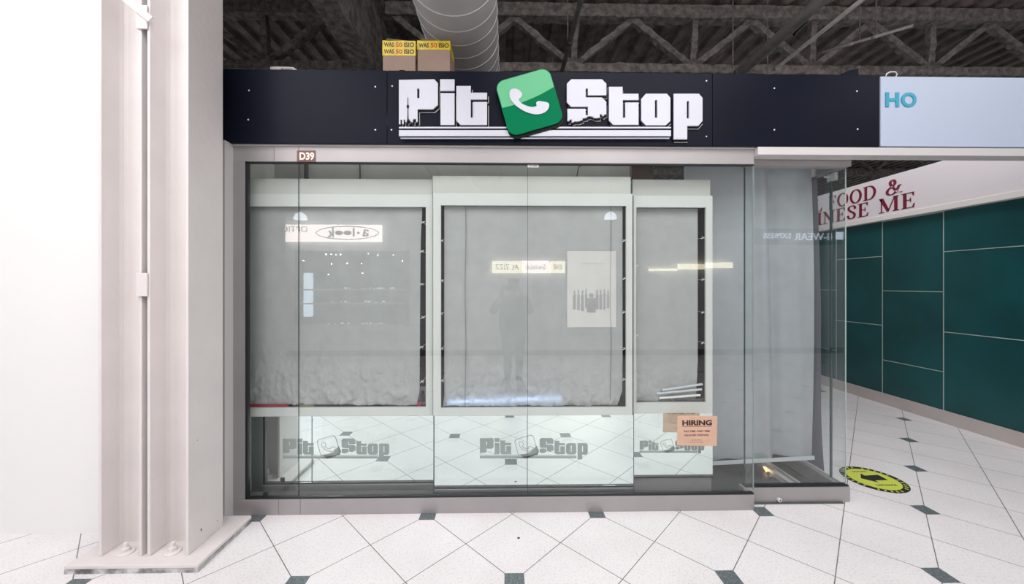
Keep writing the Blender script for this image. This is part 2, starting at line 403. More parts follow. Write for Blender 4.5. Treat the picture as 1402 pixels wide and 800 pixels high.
# ------------------------------------------------------------------ ceiling joists, girder, duct, pipes
def joist(label, Y, xa, xb, nodes, z0=4.10, z1=4.70):
    t = thing('roof_joist', label, 'joist', ((xa+xb)/2, Y, z0), 'open web joists under the roof deck')
    MB().box(xa, xb, Y-0.07, Y+0.07, z1-0.02, z1+0.13).rough().build('top_chord', M['fire'], t)
    MB().box(xa, xb, Y-0.06, Y+0.06, z0-0.06, z0+0.04).rough().build('bottom_chord', M['fire'], t)
    for (a, b) in nodes:
        MB().bar((a, Y, z0+0.02), (b, Y, z1), 0.07, 0.07, up=(0, 1, 0)).rough(0.012, 0.05).build('web_bar', M['fire'], t)
JY = 4.4
jx = lambda p: X(p, JY)
gx0, gx1 = X(420, 3.08), X(457, 3.08)
nl = [(jx(365), jx(362)), (jx(365), jx(455)), (jx(365), jx(270)), (jx(180), jx(270)), (jx(180), jx(90)), (jx(180), jx(180))]
joist('long dusty open web joist left of the big girder above the black fascia', JY, -6.5, gx0-0.01, nl)
nr = []
for k in range(-2, 6):
    b = 785+162*k
    nr += [(jx(b), jx(b-83)), (jx(b), jx(b+83)), (jx(b), jx(b+4))]
nr = [(a, b) for a, b in nr if a > gx1+0.1 and b > gx1+0.1]
joist('long dusty open web joist crossing behind the round duct and over the fascia', JY, gx1+0.01, 9.5, nr)
for i, (Y, lab) in enumerate(((6.4, 'open web roof joist second in from the shopfront'), (8.4, 'open web roof joist third in from the shopfront'), (10.4, 'open web roof joist farthest in from the shopfront'))):
    nn = []
    for k in range(-5, 10):
        b = k*1.4
        nn += [(b, b-0.7), (b, b+0.7)]
    joist(lab, Y, gx1+0.01, 14.5, [q for q in nn if min(q) > gx1+0.1])
g = thing('roof_girder', 'wide sprayed steel girder running back at the left of the ceiling', 'girder', ((gx0+gx1)/2, 3, 3.9))
MB().box(gx0, gx1, -3.5, 15, 3.9, 3.95).rough(0.012, 0.11).build('bottom_flange', M['fire'], g)
MB().box((gx0+gx1)/2-0.03, (gx0+gx1)/2+0.03, -3.5, 15, 3.95, 4.75).rough(0.012, 0.15).build('web', M['fire'], g)
MB().box(gx0, gx1, -3.5, 15, 4.75, 4.84, 0.008).build('top_flange', M['fire'], g)

R = 0.30; dxc, dzc = -0.364, 3.64
d = MB(); n = 40
prof = []; y = -2.0
d.lathe([(R, -2.0), (R, 14.0)], (dxc, 0, dzc), 'Y', 48)
duct = d.build('spiral_duct', M['duct'], None, True)
tag(duct, 'big round galvanised spiral duct running back above the fascia', 'duct')
sm = MB()
pts = []; pitch = 0.155; turns = int(12/pitch); seg = 40
for i in range(turns*seg):
    a = 2*PI*i/seg; pts.append((dxc+math.cos(a)*(R+0.001), -1.5+pitch*i/seg, dzc+math.sin(a)*(R+0.001)))
sm.tube(pts, 0.0045, 5)
s_ = sm.build('spiral_seam', M['duct_seam'], duct)

def pipe(label, a, b, r, m, name='ceiling_pipe', cat='pipe'):
    t = thing(name, label, cat, a)
    a, b = Vector(a), Vector(b); dd = (b-a)
    MB().tube([a, b], r, 14).build('pipe_run', m, t, True)
    for f in (0.35, 0.62):
        p = a+dd*f; q = p+dd.normalized()*0.05
        MB().tube([p, q], r*1.25, 14).build('coupling', m, t, True)
    for f in (0.37, 0.55):
        p = a+dd*f
        MB().tube([p+Vector((0, 0, r)), (p.x, p.y, 4.86)], 0.006, 6).build('hanger_rod', M['fire'], t)
    return t
M['pipe_d'] = mat('dark_pipe', (0.10, 0.09, 0.088), 0.7, var=0.3, vscale=12)
M['pipe_l'] = mat('pale_conduit', (0.36, 0.34, 0.32), 0.6, var=0.2, vscale=12)
def run(px, z, Y0=1.0, Y1=9.0):
    t = F*(z-H)/390.; xx = at(px, 0, t).x
    return (xx, Y0, z), (xx, Y1, z)
a, b = run(1118, 3.75); pipe('dark thick ceiling pipe slanting down to the fascia, left of the pale conduit', a, b, 0.05, M['pipe_d'])
a, b = run(1172, 3.80); pipe('pale thin conduit beside the dark thick ceiling pipe', a, b, 0.018, M['pipe_l'])
a, b = run(795, 4.05); pipe('dusty ceiling pipe running back just right of the round duct', a, b, 0.025, M['pipe_d'])
pA, pB = at(1250, 35, 3.6), at(1125, 72, 4.15)
pipe('pale conduit crossing the ceiling at a slant, above the pale blue sign', pA, pB, 0.014, M['pipe_l'])
pA = at(1135, -30, 2.7); pB = at(1105, 28, 3.3)
st = thing('hanging_strap', 'pale torn insulation strap hanging beside the dark ceiling pipe', 'strap', pA)
MB().bar(pA, pB, 0.07, 0.012).build('strap_band', M['pipe_l'], st); MB().bar(pB, pB+Vector((-0.09, 0.03, -0.10)), 0.05, 0.02).build('torn_end', M['black'], st)
MB().tube([pA, (pA.x, pA.y, 4.86)], 0.006, 6).build('hanger_rod', M['fire'], st)

# ------------------------------------------------------------------ twin steel columns on the left
def column(x0, x1, label, bolts):
    t = thing('steel_column', label, 'column', ((x0+x1)/2, 2.23, 0), 'twin steel columns')
    ft = 0.016; yf, yb = 2.10, 2.355
    MB().box(x1-ft, x1, yf, yb, 0.045, 4.84, 0.003).build('flange', M['paint'], t)
    MB().box(x0, x0+ft, yf, yb, 0.045, 4.84, 0.003).build('flange', M['paint'], t)
    wb = MB(); wb.box(x0+ft, x1-ft, 2.225, 2.24, 0.045, 4.84)
    # fillets where the web meets the flanges
    for xx, sg in ((x0+ft, 1), (x1-ft, -1)):
        for yy, sy in ((2.225, -1), (2.24, 1)):
            vs = [(xx, yy), (xx+sg*0.025, yy), (xx+sg*0.008, yy+sy*0.008), (xx, yy+sy*0.028)]
            lo = [wb.bm.verts.new((p[0], p[1], 0.045)) for p in vs]; hi = [wb.bm.verts.new((p[0], p[1], 4.84)) for p in vs]
            for k in range(4): wb.face([lo[k], lo[(k+1) % 4], hi[(k+1) % 4], hi[k]])
    wb.build('web', M['paint'], t)
    if x1 > -1.9: MB().box(-2.36, x1+0.105, 2.035, 2.46, 0.026, 0.045, 0.003).build('base_plate', M['paint'], t)
    if x1 > -1.9: MB().box(-2.36, x1+0.104, 2.036, 2.459, 0.0, 0.0255).build('base_underlay', M['plate'], t)
    for bx, by in bolts:
        w_ = MB(); w_.lathe([(0.040, 0), (0.040, 0.008), (0.034, 0.012)], (bx, by, 0.045), 'Z', 4 if False else 20)
        wo = w_.build('bolt_washer', M['paint'], t)
        nut = MB().lathe([(0.021, 0), (0.021, 0.018), (0.018, 0.022)], (bx, by, 0.057), 'Z', 6); nut.build('nut', M['paint'], wo)
        MB().lathe([(0.011, 0), (0.011, 0.022), (0.008, 0.026)], (bx, by, 0.079), 'Z', 12).build('bolt_end', M['paint'], wo)
    return t
column(-1.985, -1.76, 'white painted steel column nearest the shopfront with two-flange profile', [(-1.87, 2.13), (-1.87, 2.33)])
column(-2.25, -2.015, 'white painted steel column at the left edge, farther from the shopfront glass', [(-2.13, 2.13), (-2.13, 2.33)])
for zz, lab in ((Z(203, 390, 2.10), 'small welded tie plate joining the twin columns at mid height'), (Z(203, 25, 2.10), 'small welded tie plate joining the twin columns near the top')):
    t = tag(MB().box(-2.035, -1.975, 2.088, 2.099, zz-0.065, zz+0.065, 0.003).build('tie_plate', M['paint']), lab, 'plate', 'tie plates between the columns')
a = at(207, 27, 2.08); b = at(150, -20, 2.08)
br = MB(); br.bar(a, b, 0.012, 0.036, up=(0, 0, 1)); tag(br.build('diagonal_brace', M['paint']), 'white diagonal brace meeting the tie plate at the top of the columns', 'brace')
# chips in the paint of the near flange
for px, py, w_, h_ in ((279, 721, 0.010, 0.022), (284, 742, 0.006, 0.010), (301, 709, 0.006, 0.014), (274, 600, 0.005, 0.008)):
    yy = 1.76*F/(690-px)*1.0; zz = H-(py-HZ)/F*yy
    c_ = MB(); vs = [c_.bm.verts.new((-1.7596, yy+w_*a, zz+h_*b)) for a, b in ((-0.5, -0.1), (0.1, -0.5), (0.5, 0.1), (0.15, 0.2), (-0.1, 0.5), (-0.4, 0.3))]
    c_.face(vs); c_.build('paint_chip', M['plate_dark'], bpy.data.objects['steel_column'])
# patch plate on the near column web
pp = MB().box(-1.9685, -1.9665, 2.102, 2.20, 0.05, Z(220, 646, 2.22), 0.0008).build('patch_plate', M['paint'])
tag(pp, 'pale patch plate low inside the flange of the column near the shopfront', 'plate')

# ------------------------------------------------------------------ shopfront frame
def struct(name, mb, m): return tag(mb.build(name, m), kind='structure')
zk = 0.105                                     # top of bottom rail
xe = X(1033, YF)
zhb, zht = Z(690, 223, YF), Z(690, 200, YF)
seams = [X(313, YF), X(381, YF), X(411, YF), xe]
for k in range(3):
    struct('trim_%d' % (2+k), MB().box(seams[k]+0.0012, seams[k+1]-0.0012, YF, YF+0.045, 0, zk, 0.0015), M['alu'])
seams = [X(313, YF), X(375, YF), X(409, YF), xe]
for k in range(3):
    struct('trim_%d' % (5+k), MB().box(seams[k]+0.0008, seams[k+1]-0.0008, YF, YF+0.045, zhb, zht-0.012, 0.0015), M['alu'])
struct('trim_8', MB().box(X(311, YF), xe, YF-0.012, YF+0.07, zht-0.012, zht, 0.001), M['alu_light'])
struct('trim_9', MB().box(X(313, YF), X(335, YF), YF, YF+0.045, zk, zhb, 0.001), M['alu_dark'])
struct('trim_10', MB().box(X(309, 2.50), X(314, 2.50), 2.46, 2.60, 0.0, zht, 0.001), M['alu_light'])
gk = MB(); gx = X(335, YF)
gk.box(gx, gx+0.014, YF+0.006, YF+0.034, zk, zhb); gk.box(gx, xe, YF+0.006, YF+0.034, zhb-0.007, zhb); gk.box(gx, xe, YF+0.006, YF+0.034, zk, zk+0.010)
struct('trim_11', gk, M['gasket'])
YG = YF+0.020
def pane(name, x0, x1, z0, z1, Y, th=0.010):
    o = MB().box(x0, x1, Y, Y+th, z0, z1).build(name, M['glass']); tag(o, kind='structure'); return o
def edge(parent, x_, Y, z0, z1, wd=0.0018, th=0.010, m='glass_edge'):
    return MB().box(x_-wd/2, x_+wd/2, Y-0.0006, Y+th+0.0006, z0, z1).build('glass_edge', M[m], parent)
ga = [gx+0.0145, X(408.5, YG), X(722.5, YG), X(1032, YG)]
wn = []
for k in range(3):
    o = pane('window_%d' % (k+1), ga[k]+0.001, ga[k+1]-0.001, zk+0.0105, zhb-0.006, YG); wn.append(o)
edge(wn[0], ga[1], YG, zk+0.0105, zhb-0.006); edge(wn[1], ga[2], YG, zk+0.0105, zhb-0.006)
edge(wn[2], X(1032, YG), YG, zk+0.0105, zhb-0.006, 0.0015, m='pale')
# clips at the foot and head of the glass
c1 = MB().box(X(361, YG), X(367, YG), YG-0.010, YG-0.0006, zk+0.0105, zk+0.04, 0.002).build('glass_clip', M['gasket']); tag(c1, 'tiny black clip at the lower left foot of the shop glass', 'clip')
lb = at(730, 226, YG-0.002); l0 = MB().box(lb.x-0.038, lb.x+0.038, YG-0.002, YG-0.0006, zhb-0.024, zhb-0.006).build('glass_label', M['white'])
tag(l0, 'tiny white label at the top of the central glass joint', 'label')
tm = MB(); tm.merge_mesh(fit(text_mesh('CK 0180', 1, 0.0004, 0.01), 0.055, 0.009), T((lb.x-0.028, YG-0.0021, zhb-0.019)) @ FRONT); tm.build('lettering', M['grey_txt'], l0)
# number plate on the header
np_ = MB().box(X(407, YF), X(432, YF), YF-0.004, YF-0.0005, Z(420, 221.5, YF), Z(420, 206.5, YF)).build('number_plate', M['brown_sign'])
tag(np_, 'small brown plate reading D39 on the aluminium header', 'plate')
tm = MB(); tm.merge_mesh(fit(text_mesh('D39', 1, 0.001, 0.035, 1.0), 0.098, 0.052), T((X(410.5, YF), YF-0.004, Z(420, 219.5, YF))) @ FRONT); tm.build('lettering', M['cream'], np_)

# second sliding track, set back, with a glass corner
Y2 = 2.62; xc = X(1164, Y2)
k2 = MB().box(X(1018, Y2), xc, Y2, Y2+0.06, 0, 0.105, 0.0015); struct('trim_12', k2, M['alu'])
h2 = MB(); h2.box(xe+0.001, xc, Y2-0.01, Y2+0.06, Z(1100, 228, Y2), Z(1100, 214, Y2), 0.001); struct('trim_13', h2, M['alu'])
h3 = MB(); h3.box(xe+0.001, X(1176, Y2), Y2-0.05, Y2+0.06, Z(1100, 213.8, Y2), Z(1100, 203, Y2)); struct('trim_14', h3, M['alu_light'])
Y2G = Y2+0.025; z2t = Z(1100, 229, Y2)
w4 = pane('window_4', X(1019, Y2G), xc-0.012, 0.105, z2t+0.01, Y2G)
edge(w4, X(1020, Y2G), Y2G, 0.105, z2t+0.01, 0.004)
MB().box(xe, xc, Y2+0.01, Y2+0.05, 0.1055, 0.114).build('gasket', M['gasket'], w4)
xs_ = xc-0.008
w5 = tag(MB().box(xs_-0.010, xs_, Y2G+0.004, 2.757, 0.105, z2t+0.01).build('window_5', M['glass']), kind='structure')
w6 = tag(MB().box(xs_-0.010, xs_, 2.767, 5.5, 0.105, z2t+0.01).build('window_6', M['glass']), kind='structure')
MB().box(xs_-0.012, xs_+0.002, 2.7575, 2.7665, 0.105, z2t).build('glass_edge', M['glass_edge'], w6)
MB().box(xs_-0.004, xs_+0.001, Y2G-0.002, Y2G+0.003, 0.105, z2t).build('glass_edge', M['pale'], w5)
struct('trim_15', MB().box(xs_-0.05, xc, Y2+0.0605, 5.6, 0.007, 0.105, 0.002), M['alu_dark'])
struct('trim_16', MB().box(xs_-0.05, xs_+0.02, Y2+0.0605, 5.6, z2t+0.005, z2t+0.09), M['alu'])
tr = MB(); tr.box(xs_-0.30, xs_-0.26, 2.70, 5.4, 0.0065, 0.05, 0.002); tr.box(xs_-0.20, xs_-0.18, 2.70, 5.4, 0.0065, 0.03)
tag(tr.build('sliding_track', M['alu_light']), 'pale metal sliding door track on the dark floor inside the glass corner', 'track')
kn = thing('track_lock', 'small round lock on the set-back bottom rail near the corner', 'lock', at(1066, 684, Y2))
p = at(1066, 684, Y2)
MB().lathe([(0.016, 0.0), (0.016, -0.012), (0.012, -0.016)], (p.x, Y2-0.0005, p.z), 'Y', 20).build('lock_body', M['alu_light'], kn)
MB().box(p.x-0.0015, p.x+0.0015, Y2-0.0185, Y2-0.0165, p.z-0.006, p.z+0.006).build('keyhole', M['black'], kn)
cl = thing('glass_clamp', 'metal clamp holding the glass corner at the top', 'clamp', (xs_, 2.75, z2t-0.05))
MB().box(xs_-0.0135, xs_+0.012, 2.72, 2.79, z2t-0.06, z2t-0.002, 0.004).build('clamp_body', M['alu_light'], cl)
MB().tube([(xs_-0.06, 2.755, z2t-0.03), (xs_-0.0136, 2.755, z2t-0.03)], 0.008).build('clamp_rod', M['alu_light'], cl)

# ------------------------------------------------------------------ black fascia, three panels, and the neighbour's sign
YB = 2.50
fb, ft_ = Z(690, 198, YB), Z(690, 98, YB)
fx = [X(300, YB), X(530, YB), X(975.5, YB), X(1204.5, YB)]
labs = ['plain black fascia panel at the left end next to the column', 'long black fascia panel carrying the white lettering', 'plain black fascia panel at the right end beside the pale blue sign']
scr = [[(341, 124), (340, 164), (514, 119), (514, 178)], [(537, 118), (536, 178), (967, 111), (967, 187)], [(1060, 121), (1060, 178), (1173, 125), (1174, 177)]]
for k in range(3):
    t = thing('fascia_panel', labs[k], 'panel', (0.5*(fx[k]+fx[k+1]), YB, fb), 'black fascia panels')
    MB().box(fx[k]+0.0015, fx[k+1]-0.0015, YB, YB+0.03, fb, ft_, 0.0015).build('panel_board', M['navy'], t)
    MB().box(fx[k]+0.02, fx[k+1]-0.02, YB+0.0305, YB+0.08, fb+0.02, ft_-0.02).build('backing_frame', M['gasket'], t)
    for (a, b) in scr[k]:
        p = at(a, b, YB); MB().lathe([(0.0055, 0.0), (0.0055, -0.002), (0.003, -0.004)], (p.x, YB-0.0003, p.z), 'Y', 10).build('screw', M['screw'], t)
bs = thing('neighbour_sign', 'pale blue sign panel with cyan letters right of the black fascia', 'sign', (fx[3]+0.9, YB, fb))
MB().box(fx[3]+0.003, XT+0.12, YB-0.004, YB+0.06, fb+0.004, Z(1204, 105, YB), 0.002).build('sign_face', M['blue_panel'], bs)
for ch, dx_, w_ in (('H', 0, 0.092), ('O', 0.108, 0.105)):
    tm = MB(); tm.merge_mesh(fit(text_mesh(ch, 1, 0.006, 0.03, 1.0), w_, 0.098), T((X(1211, YB)+dx_, YB-0.0045, Z(1211, 147, YB))) @ FRONT); tm.build('letter', M['cyan'], bs)
struct('trim_17', MB().box(xe, XT+0.12, YB+0.0, YB+0.10, Z(1204, 212.5, YB+0.0), fb-0.004), M['alu_light'])
struct('trim_18', MB().box(-1.97, xe, YB+0.082, YB+0.30, zht+0.001, zht+0.06), M['gasket'])
# top deck of the bulkhead that the boxes stand on
struct('trim_19', MB().box(-1.97, 2.395, YB+0.0805, YB+0.75, ft_-0.06, ft_-0.04), M['gasket'])

# ------------------------------------------------------------------ the lettering
def z2(l): return [(500+a/3.808, b/3.808) for a, b in l]
def z3(l): return [(840+a/3.4775, b/3.4775) for a, b in l]
rnd = random.Random(3)
def skyline(x0, x1, y0a, y0b, n):
    """jagged bottom edge from right to left"""
    out = []; 
    for i in range(n):
        a = x0+(x1-x0)*i/n; b = x0+(x1-x0)*(i+1)/n; y = y0a+(y0b-y0a)*i/n-rnd.choice((0, 6, 12, 17, 22, 9))
        out += [(a, y), (b, y)]
    return out
P_ = [z2([(175, 415), (360, 412), (378, 432), (378, 545), (352, 568), (272, 568)]+skyline(272, 175, 640, 646, 12)),
      z2([(270, 460), (282, 460), (282, 510), (270, 510)])]
I_ = [z2([(392, 484), (465, 484), (465, 650), (392, 650)])]
I2 = [z2([(390, 412), (465, 412), (465, 472), (390, 472)])]
def tee(x0): return None
T_ = [z2([(475, 447), (550, 447), (550, 482), (635, 482), (635, 517), (550, 517), (550, 612), (562, 612), (562, 530), (635, 530), (635, 650), (497, 650), (475, 628)])]
S_ = [z2([(1075, 412), (1235, 412), (1258, 435), (1258, 495), (1162, 495), (1162, 460), (1150, 460), (1150, 507), (1235, 507), (1258, 530)]
        + skyline(1258, 1055, 612, 648, 18)+[(1055, 566), (1150, 566), (1150, 600), (1162, 600), (1162, 555), (1075, 555), (1052, 532), (1052, 435)])]
T2 = [[(834, 118.5), (852.7, 118.5), (852.7, 128), (874.5, 128), (874.5, 136.5), (853, 136.5), (853, 161), (856.4, 161), (856.4, 140), (874.5, 140), (874.5, 170.5), (840, 170.5), (834, 164.5)]]
O_ = [z3([(133, 470), (155, 445), (255, 445), (272, 465), (272, 575), (250, 595), (155, 595), (133, 572)]), z3([(198, 475), (209, 475), (209, 560), (198, 560)])]
PP = [z3([(288, 445), (408, 445), (425, 465), (425, 575), (405, 598), (352, 598), (352, 662), (288, 662)]), z3([(350, 480), (361, 480), (361, 563), (350, 563)])]
U1 = [[(546, 173.4), (919, 173.4), (919, 175.3), (546, 175.3)]]
U2 = [[(546, 177.9), (919, 177.9), (919, 186.0), (546, 186.0)]]
U3 = [[(548, 188.4), (917, 188.4), (917, 189.3), (548, 189.3)]]
icx, icy, ic = 724.5, 141.0, 38.5
ang = math.radians(16)
def icon_pt(u, v, off=(0, 0)): # u right, v down, before rotation
    return (icx+off[0]+u*math.cos(ang)+v*math.sin(ang), icy+off[1]-u*math.sin(ang)+v*math.cos(ang))
def rrect(h, r, n=8):
    pts = []
    for cx, cy, a0 in ((h-r, h-r, 0), (-h+r, h-r, 90), (-h+r, -h+r, 180), (h-r, -h+r, 270)):
        for i in range(n+1):
            a = math.radians(a0+90*i/n); pts.append((cx+r*math.cos(a), cy+r*math.sin(a)))
    return pts
hs = z2([(768, 492), (790, 520), (815, 548), (848, 572), (885, 582), (915, 577), (938, 558)])
def smooth(pts, n=4):
    out = []
    for i in range(len(pts)-1):
        p0 = pts[max(i-1, 0)]; p1 = pts[i]; p2 = pts[i+1]; p3 = pts[min(i+2, len(pts)-1)]
        for k in range(n):
            t = k/n
            out.append(tuple(0.5*((2*p1[j])+(-p0[j]+p2[j])*t+(2*p0[j]-5*p1[j]+4*p2[j]-p3[j])*t*t+(-p0[j]+3*p1[j]-3*p2[j]+p3[j])*t**3) for j in (0, 1)))
    out.append(pts[-1]); return out
hs_out = z2([(752, 490), (762, 474), (786, 472), (806, 482), (818, 500), (812, 516), (800, 526), (812, 545), (842, 560), (872, 566), (892, 560), (890, 545), (900, 536), (925, 538), (952, 545), (957, 560), (948, 582), (925, 598), (890, 604), (850, 596), (812, 578), (778, 552), (755, 520)])
hs_out = smooth(hs_out+[hs_out[0]], 3)[:-1]

def logo_flat(loops, K, depth, y):  # K maps photo px to plane coordinates
    me = flat_mesh([[K(p) for p in lp] for lp in loops], depth)
    mb = MB(); mb.merge_mesh(me, T((0, y, 0)) @ FRONT); return mb
YL = YB-0.0006
def Kmain(p):
    q = at(p[0], p[1], YB-0.03); return (q.x, q.z)
def shift(loops, dx, dy): return [[(a+dx, b+dy) for a, b in lp] for lp in loops]
sg = thing('lettering_sign', 'large white shop lettering with green telephone icon on the black fascia', 'sign', (X(754, YB), YB-0.02, Z(754, 190, YB)))
for nm, loops in (('letter', P_), ('letter', I_), ('letter', T_), ('letter', S_), ('letter', T2), ('letter', O_), ('letter', PP), ('letter_dot', I2), ('underline', U1), ('underline', U2), ('underline', U3)):
    lp = logo_flat(loops, Kmain, 0.012, YL-0.014).build(nm, M['white_acrylic'], sg)
    if nm.startswith('letter') and loops is not I2:
        logo_flat(shift([loops[0]], 1.6, 2.4), Kmain, 0.007, YL-0.0065).build('letter_shadow', M['black'], lp)
        logo_flat(shift([loops[0]], 2.3, 3.1), Kmain, 0.004, YL-0.0015).build('letter_outline', M['offwhite'], lp)
# tower and city silhouettes standing up into the first letter
tw_ = logo_flat([z2([(221, 508), (223, 508), (224, 545), (229, 552), (227, 562), (224, 566), (226, 640), (219, 640), (221, 566), (217, 562), (216, 552), (221, 545)])], Kmain, 0.003, YL-0.0265)
tw_.build('tower_silhouette', M['black'], sg)
ico = MB(); 
ib = logo_flat([[icon_pt(a, b, (1.5, 4)) for a, b in rrect(ic+0.5, 13)]], Kmain, 0.02, YL-0.012).build('icon_tile', M['black'], sg)
full = rrect(ic, 12.5)
logo_flat([[icon_pt(a, b) for a, b in full]], Kmain, 0.012, YL-0.0325).build('icon_face', M['green_dark'], ib)
# light gloss covers the upper half down to a curve
up = [(a, b) for a, b in rrect(ic-0.8, 12, 8)]
upper = [p for p in up if p[1] < -14]
left = [p for p in upper]; 
cur = [(-(ic-0.8)+(2*(ic-0.8))*i/12, -2.0-8*((i/12)**1.6)+2.0*math.sin(PI*i/12)) for i in range(13)]
order = sorted([p for p in upper], key=lambda q: math.atan2(q[1]+5, q[0]))
logo_flat([[icon_pt(a, b) for a, b in cur+order[::-1]]], Kmain, 0.002, YL-0.0446).build('icon_gloss', M['green_light'], ib)
logo_flat([hs_out], Kmain, 0.004, YL-0.0470).build('handset', M['white_acrylic'], ib)

def etched(parent, px0, py1, scale, y, Ymap):
    """frosted copy of the lettering on a mirror; px0 = left, py1 = bottom, scale relative to the big sign"""
    def K(p):
        q = at(px0+(p[0]-546)*scale, py1-(190-p[1])*scale, Ymap); return (q.x, q.z)
    mb = MB()
    def add(loops): mb.merge_mesh(flat_mesh([[K(p) for p in lp] for lp in loops], 0.0008), T((0, y, 0)) @ FRONT)
    for loops in (P_, I_, I2, T_, S_, T2, O_, PP, U1, U2): add(loops)
    ring = [icon_pt(a, b) for a, b in rrect(ic, 12)]; ring2 = [icon_pt(a, b) for a, b in rrect(ic-2, 11)]
    add([ring, ring2])
    add([sweep(hs_out+[hs_out[0]], lambda i, n: 0.9)])
    add([[icon_pt(a, b) for a, b in ((-20, ic-2), (-ic+4, 22), (-12, 26), (12, 24), (ic+1, 8), (ic+5, 30), (ic-4, ic+4), (-18, ic+5))]])
    return mb.build('etched_lettering', M['etch'], parent)

# ------------------------------------------------------------------ display cabinets
def sheet(x0, x1, z0, z1, Y, seed, name, m, nx=150, nz=160, amp=0.004, crinkle=0.006, slant=0.0, waves=5, yslant=0.0, crease=(), thick=0.0015, parent=None, edgef=None):
    r = random.Random(seed); mb = MB(); ph = [r.uniform(0, 6) for _ in range(6)]
    from mathutils import noise
    g = []
    for j in range(nz+1):
        row = []
        for i in range(nx+1):
            u, v = i/nx, j/nz
            bx0, bx1 = x0, x1
            if edgef: bx0, bx1 = edgef(v, x0, x1)
            xx = bx0+(bx1-bx0)*u; zz = z0+(z1-z0)*v
            zz += slant*(u-0.5)*(1-v)
            d = amp*math.sin(waves*2*PI*u+ph[0]+0.8*math.sin(2*v+ph[1]))*(0.5+0.5*(1-v))
            nz_ = 1-abs(noise.fractal(Vector((xx*11, zz*7, seed*3.1)), 0.8, 2.1, 4))*2.2
            d += crinkle*nz_*(max(0, 1-v*3.2)**1.2+0.06)
            for (cu, cw, ca) in crease: d += ca*math.exp(-((u-cu-0.05*(1-v)*(1-v))/cw)**2)
            if j == 0: zz += 0.003*math.sin(9*u*PI+ph[2])
            row.append(mb.bm.verts.new((xx, Y+d+yslant*(u-0.5), zz)))
        g.append(row)
    for j in range(nz):
        for i in range(nx): mb.face([g[j][i], g[j][i+1], g[j+1][i+1], g[j+1][i]])
    o = mb.build(name, m, parent, True)
    return o

def cabinet(label, Yc, fr, op, topbox, mirr, et, tbY=0.012, plinth=None, depth=0.16, hooks=()):
    """fr/op/topbox/mirr = photo-pixel rectangles (x0,y0,x1,y1) on the plane Yc"""
    def rc(r, Y): 
        xm = (r[0]+r[2])/2
        return X(r[0], Y), X(r[2], Y), Z(xm, r[3], Y), Z(xm, r[1], Y)
    f0, f1, fz0, fz1 = rc(fr, Yc); o0, o1, oz0, oz1 = rc(op, Yc)
    t = thing('display_cabinet', label, 'cabinet', ((f0+f1)/2, Yc+0.08, 0.006))
    me = flat_mesh([[(f0, fz0), (f1, fz0), (f1, fz1), (f0, fz1)], [(o0, oz0), (o0, oz1), (o1, oz1), (o1, oz0)]], 0.018)
    mb = MB(); mb.merge_mesh(me, T((0, Yc+0.018, 0)) @ FRONT); mb.build('front_frame', M['cab'], t)
    b0, b1, bz0, bz1 = rc(topbox, Yc+tbY)
    MB().box(b0, b1, Yc+tbY, Yc+depth, fz1+0.0005, bz1, 0.001).build('top_box', M['cab_top'], t)
    m0, m1, mz0, mz1 = rc(mirr, Yc)
    mz1 = fz0-0.0015
    mo = MB().box(m0+0.001, m1-0.001, Yc+0.002, Yc+0.008, mz0, mz1).build('mirror_panel', M['mirror'], t)
    etched(mo, et[0], et[1], et[2], Yc+0.0018, Yc)
    bx = MB()                                    # carcass
    bx.box(f0+0.002, f1-0.002, Yc+depth, Yc+depth+0.012, 0.1, fz1)
    bx.box(f0+0.002, o0-0.004, Yc+0.0185, Yc+depth, oz0, fz1); bx.box(o1+0.004, f1-0.002, Yc+0.0185, Yc+depth, oz0, fz1)
    bx.box(f0+0.002, f1-0.002, Yc+0.0185, Yc+depth, oz0-0.014, oz0-0.002); bx.box(f0+0.002, f1-0.002, Yc+0.0185, Yc+depth, oz1+0.002, fz1-0.002)
    bx.build('carcass', M['cab_in'], t)
    MB().box(m0+0.004, m1-0.004, Yc+0.012, Yc+depth, 0.0065, mz1-0.004).build('plinth', plinth or M['alu_dark'], t)
    for (hx, hy) in hooks:
        p = at(hx, hy, Yc+0.03); h = MB()
        a = rnd.uniform(-0.6, 0.6); dx = 0.014
        h.tube([(p.x-dx, p.y, p.z-0.006), (p.x-dx*0.2, p.y-0.004, p.z+0.002+a*0.006), (p.x+dx, p.y, p.z+0.008)], 0.0032, 6)
        h.tube([(p.x-dx*0.6, p.y, p.z+0.012), (p.x+dx*0.8, p.y-0.003, p.z-0.007)], 0.0018, 6)
        h.tube([(p.x, p.y, p.z), (p.x, Yc+depth-0.001, p.z+0.004)], 0.0016, 6)
        h.build('display_hook', M['white'], t)
    return t
cabinet('white display cabinet at the left end of the shop glass, mirror showing the column', 2.645, (330, 266, 592.5, 570), (330, 283, 583, 558.5), (338, 245, 592, 266), (330, 570.5, 593.5, 672), (387, 629.5, 0.350),
        hooks=[(578, 345), (577, 390), (579, 435), (577, 476), (578, 523), (579, 305)])
cabinet('wide white display cabinet in the middle behind the two large panes', 2.606, (593, 265, 866, 569), (603.5, 281.5, 857.5, 558.5), (592.5, 241.5, 863.5, 265), (594.5, 569.5, 867.5, 674), (657, 629.3, 0.355),
        hooks=[(604.5, 330), (604.5, 385), (604, 430), (604.5, 478), (605, 522), (855, 330), (855.5, 382), (855, 428), (855.5, 478), (855, 520)], tbY=0.014)
cabinet('narrow white display cabinet at the right with a stack of paper behind its opening', 2.667, (867.5, 268, 975.5, 566), (871.5, 284, 966.5, 551.5), (866, 246, 972.5, 268), (868, 566.5, 976, 655), (876, 621, 0.212), depth=0.13,
        hooks=[(871.5, 365), (871.5, 460), (962.5, 326), (963, 383), (963, 428), (963, 470)])
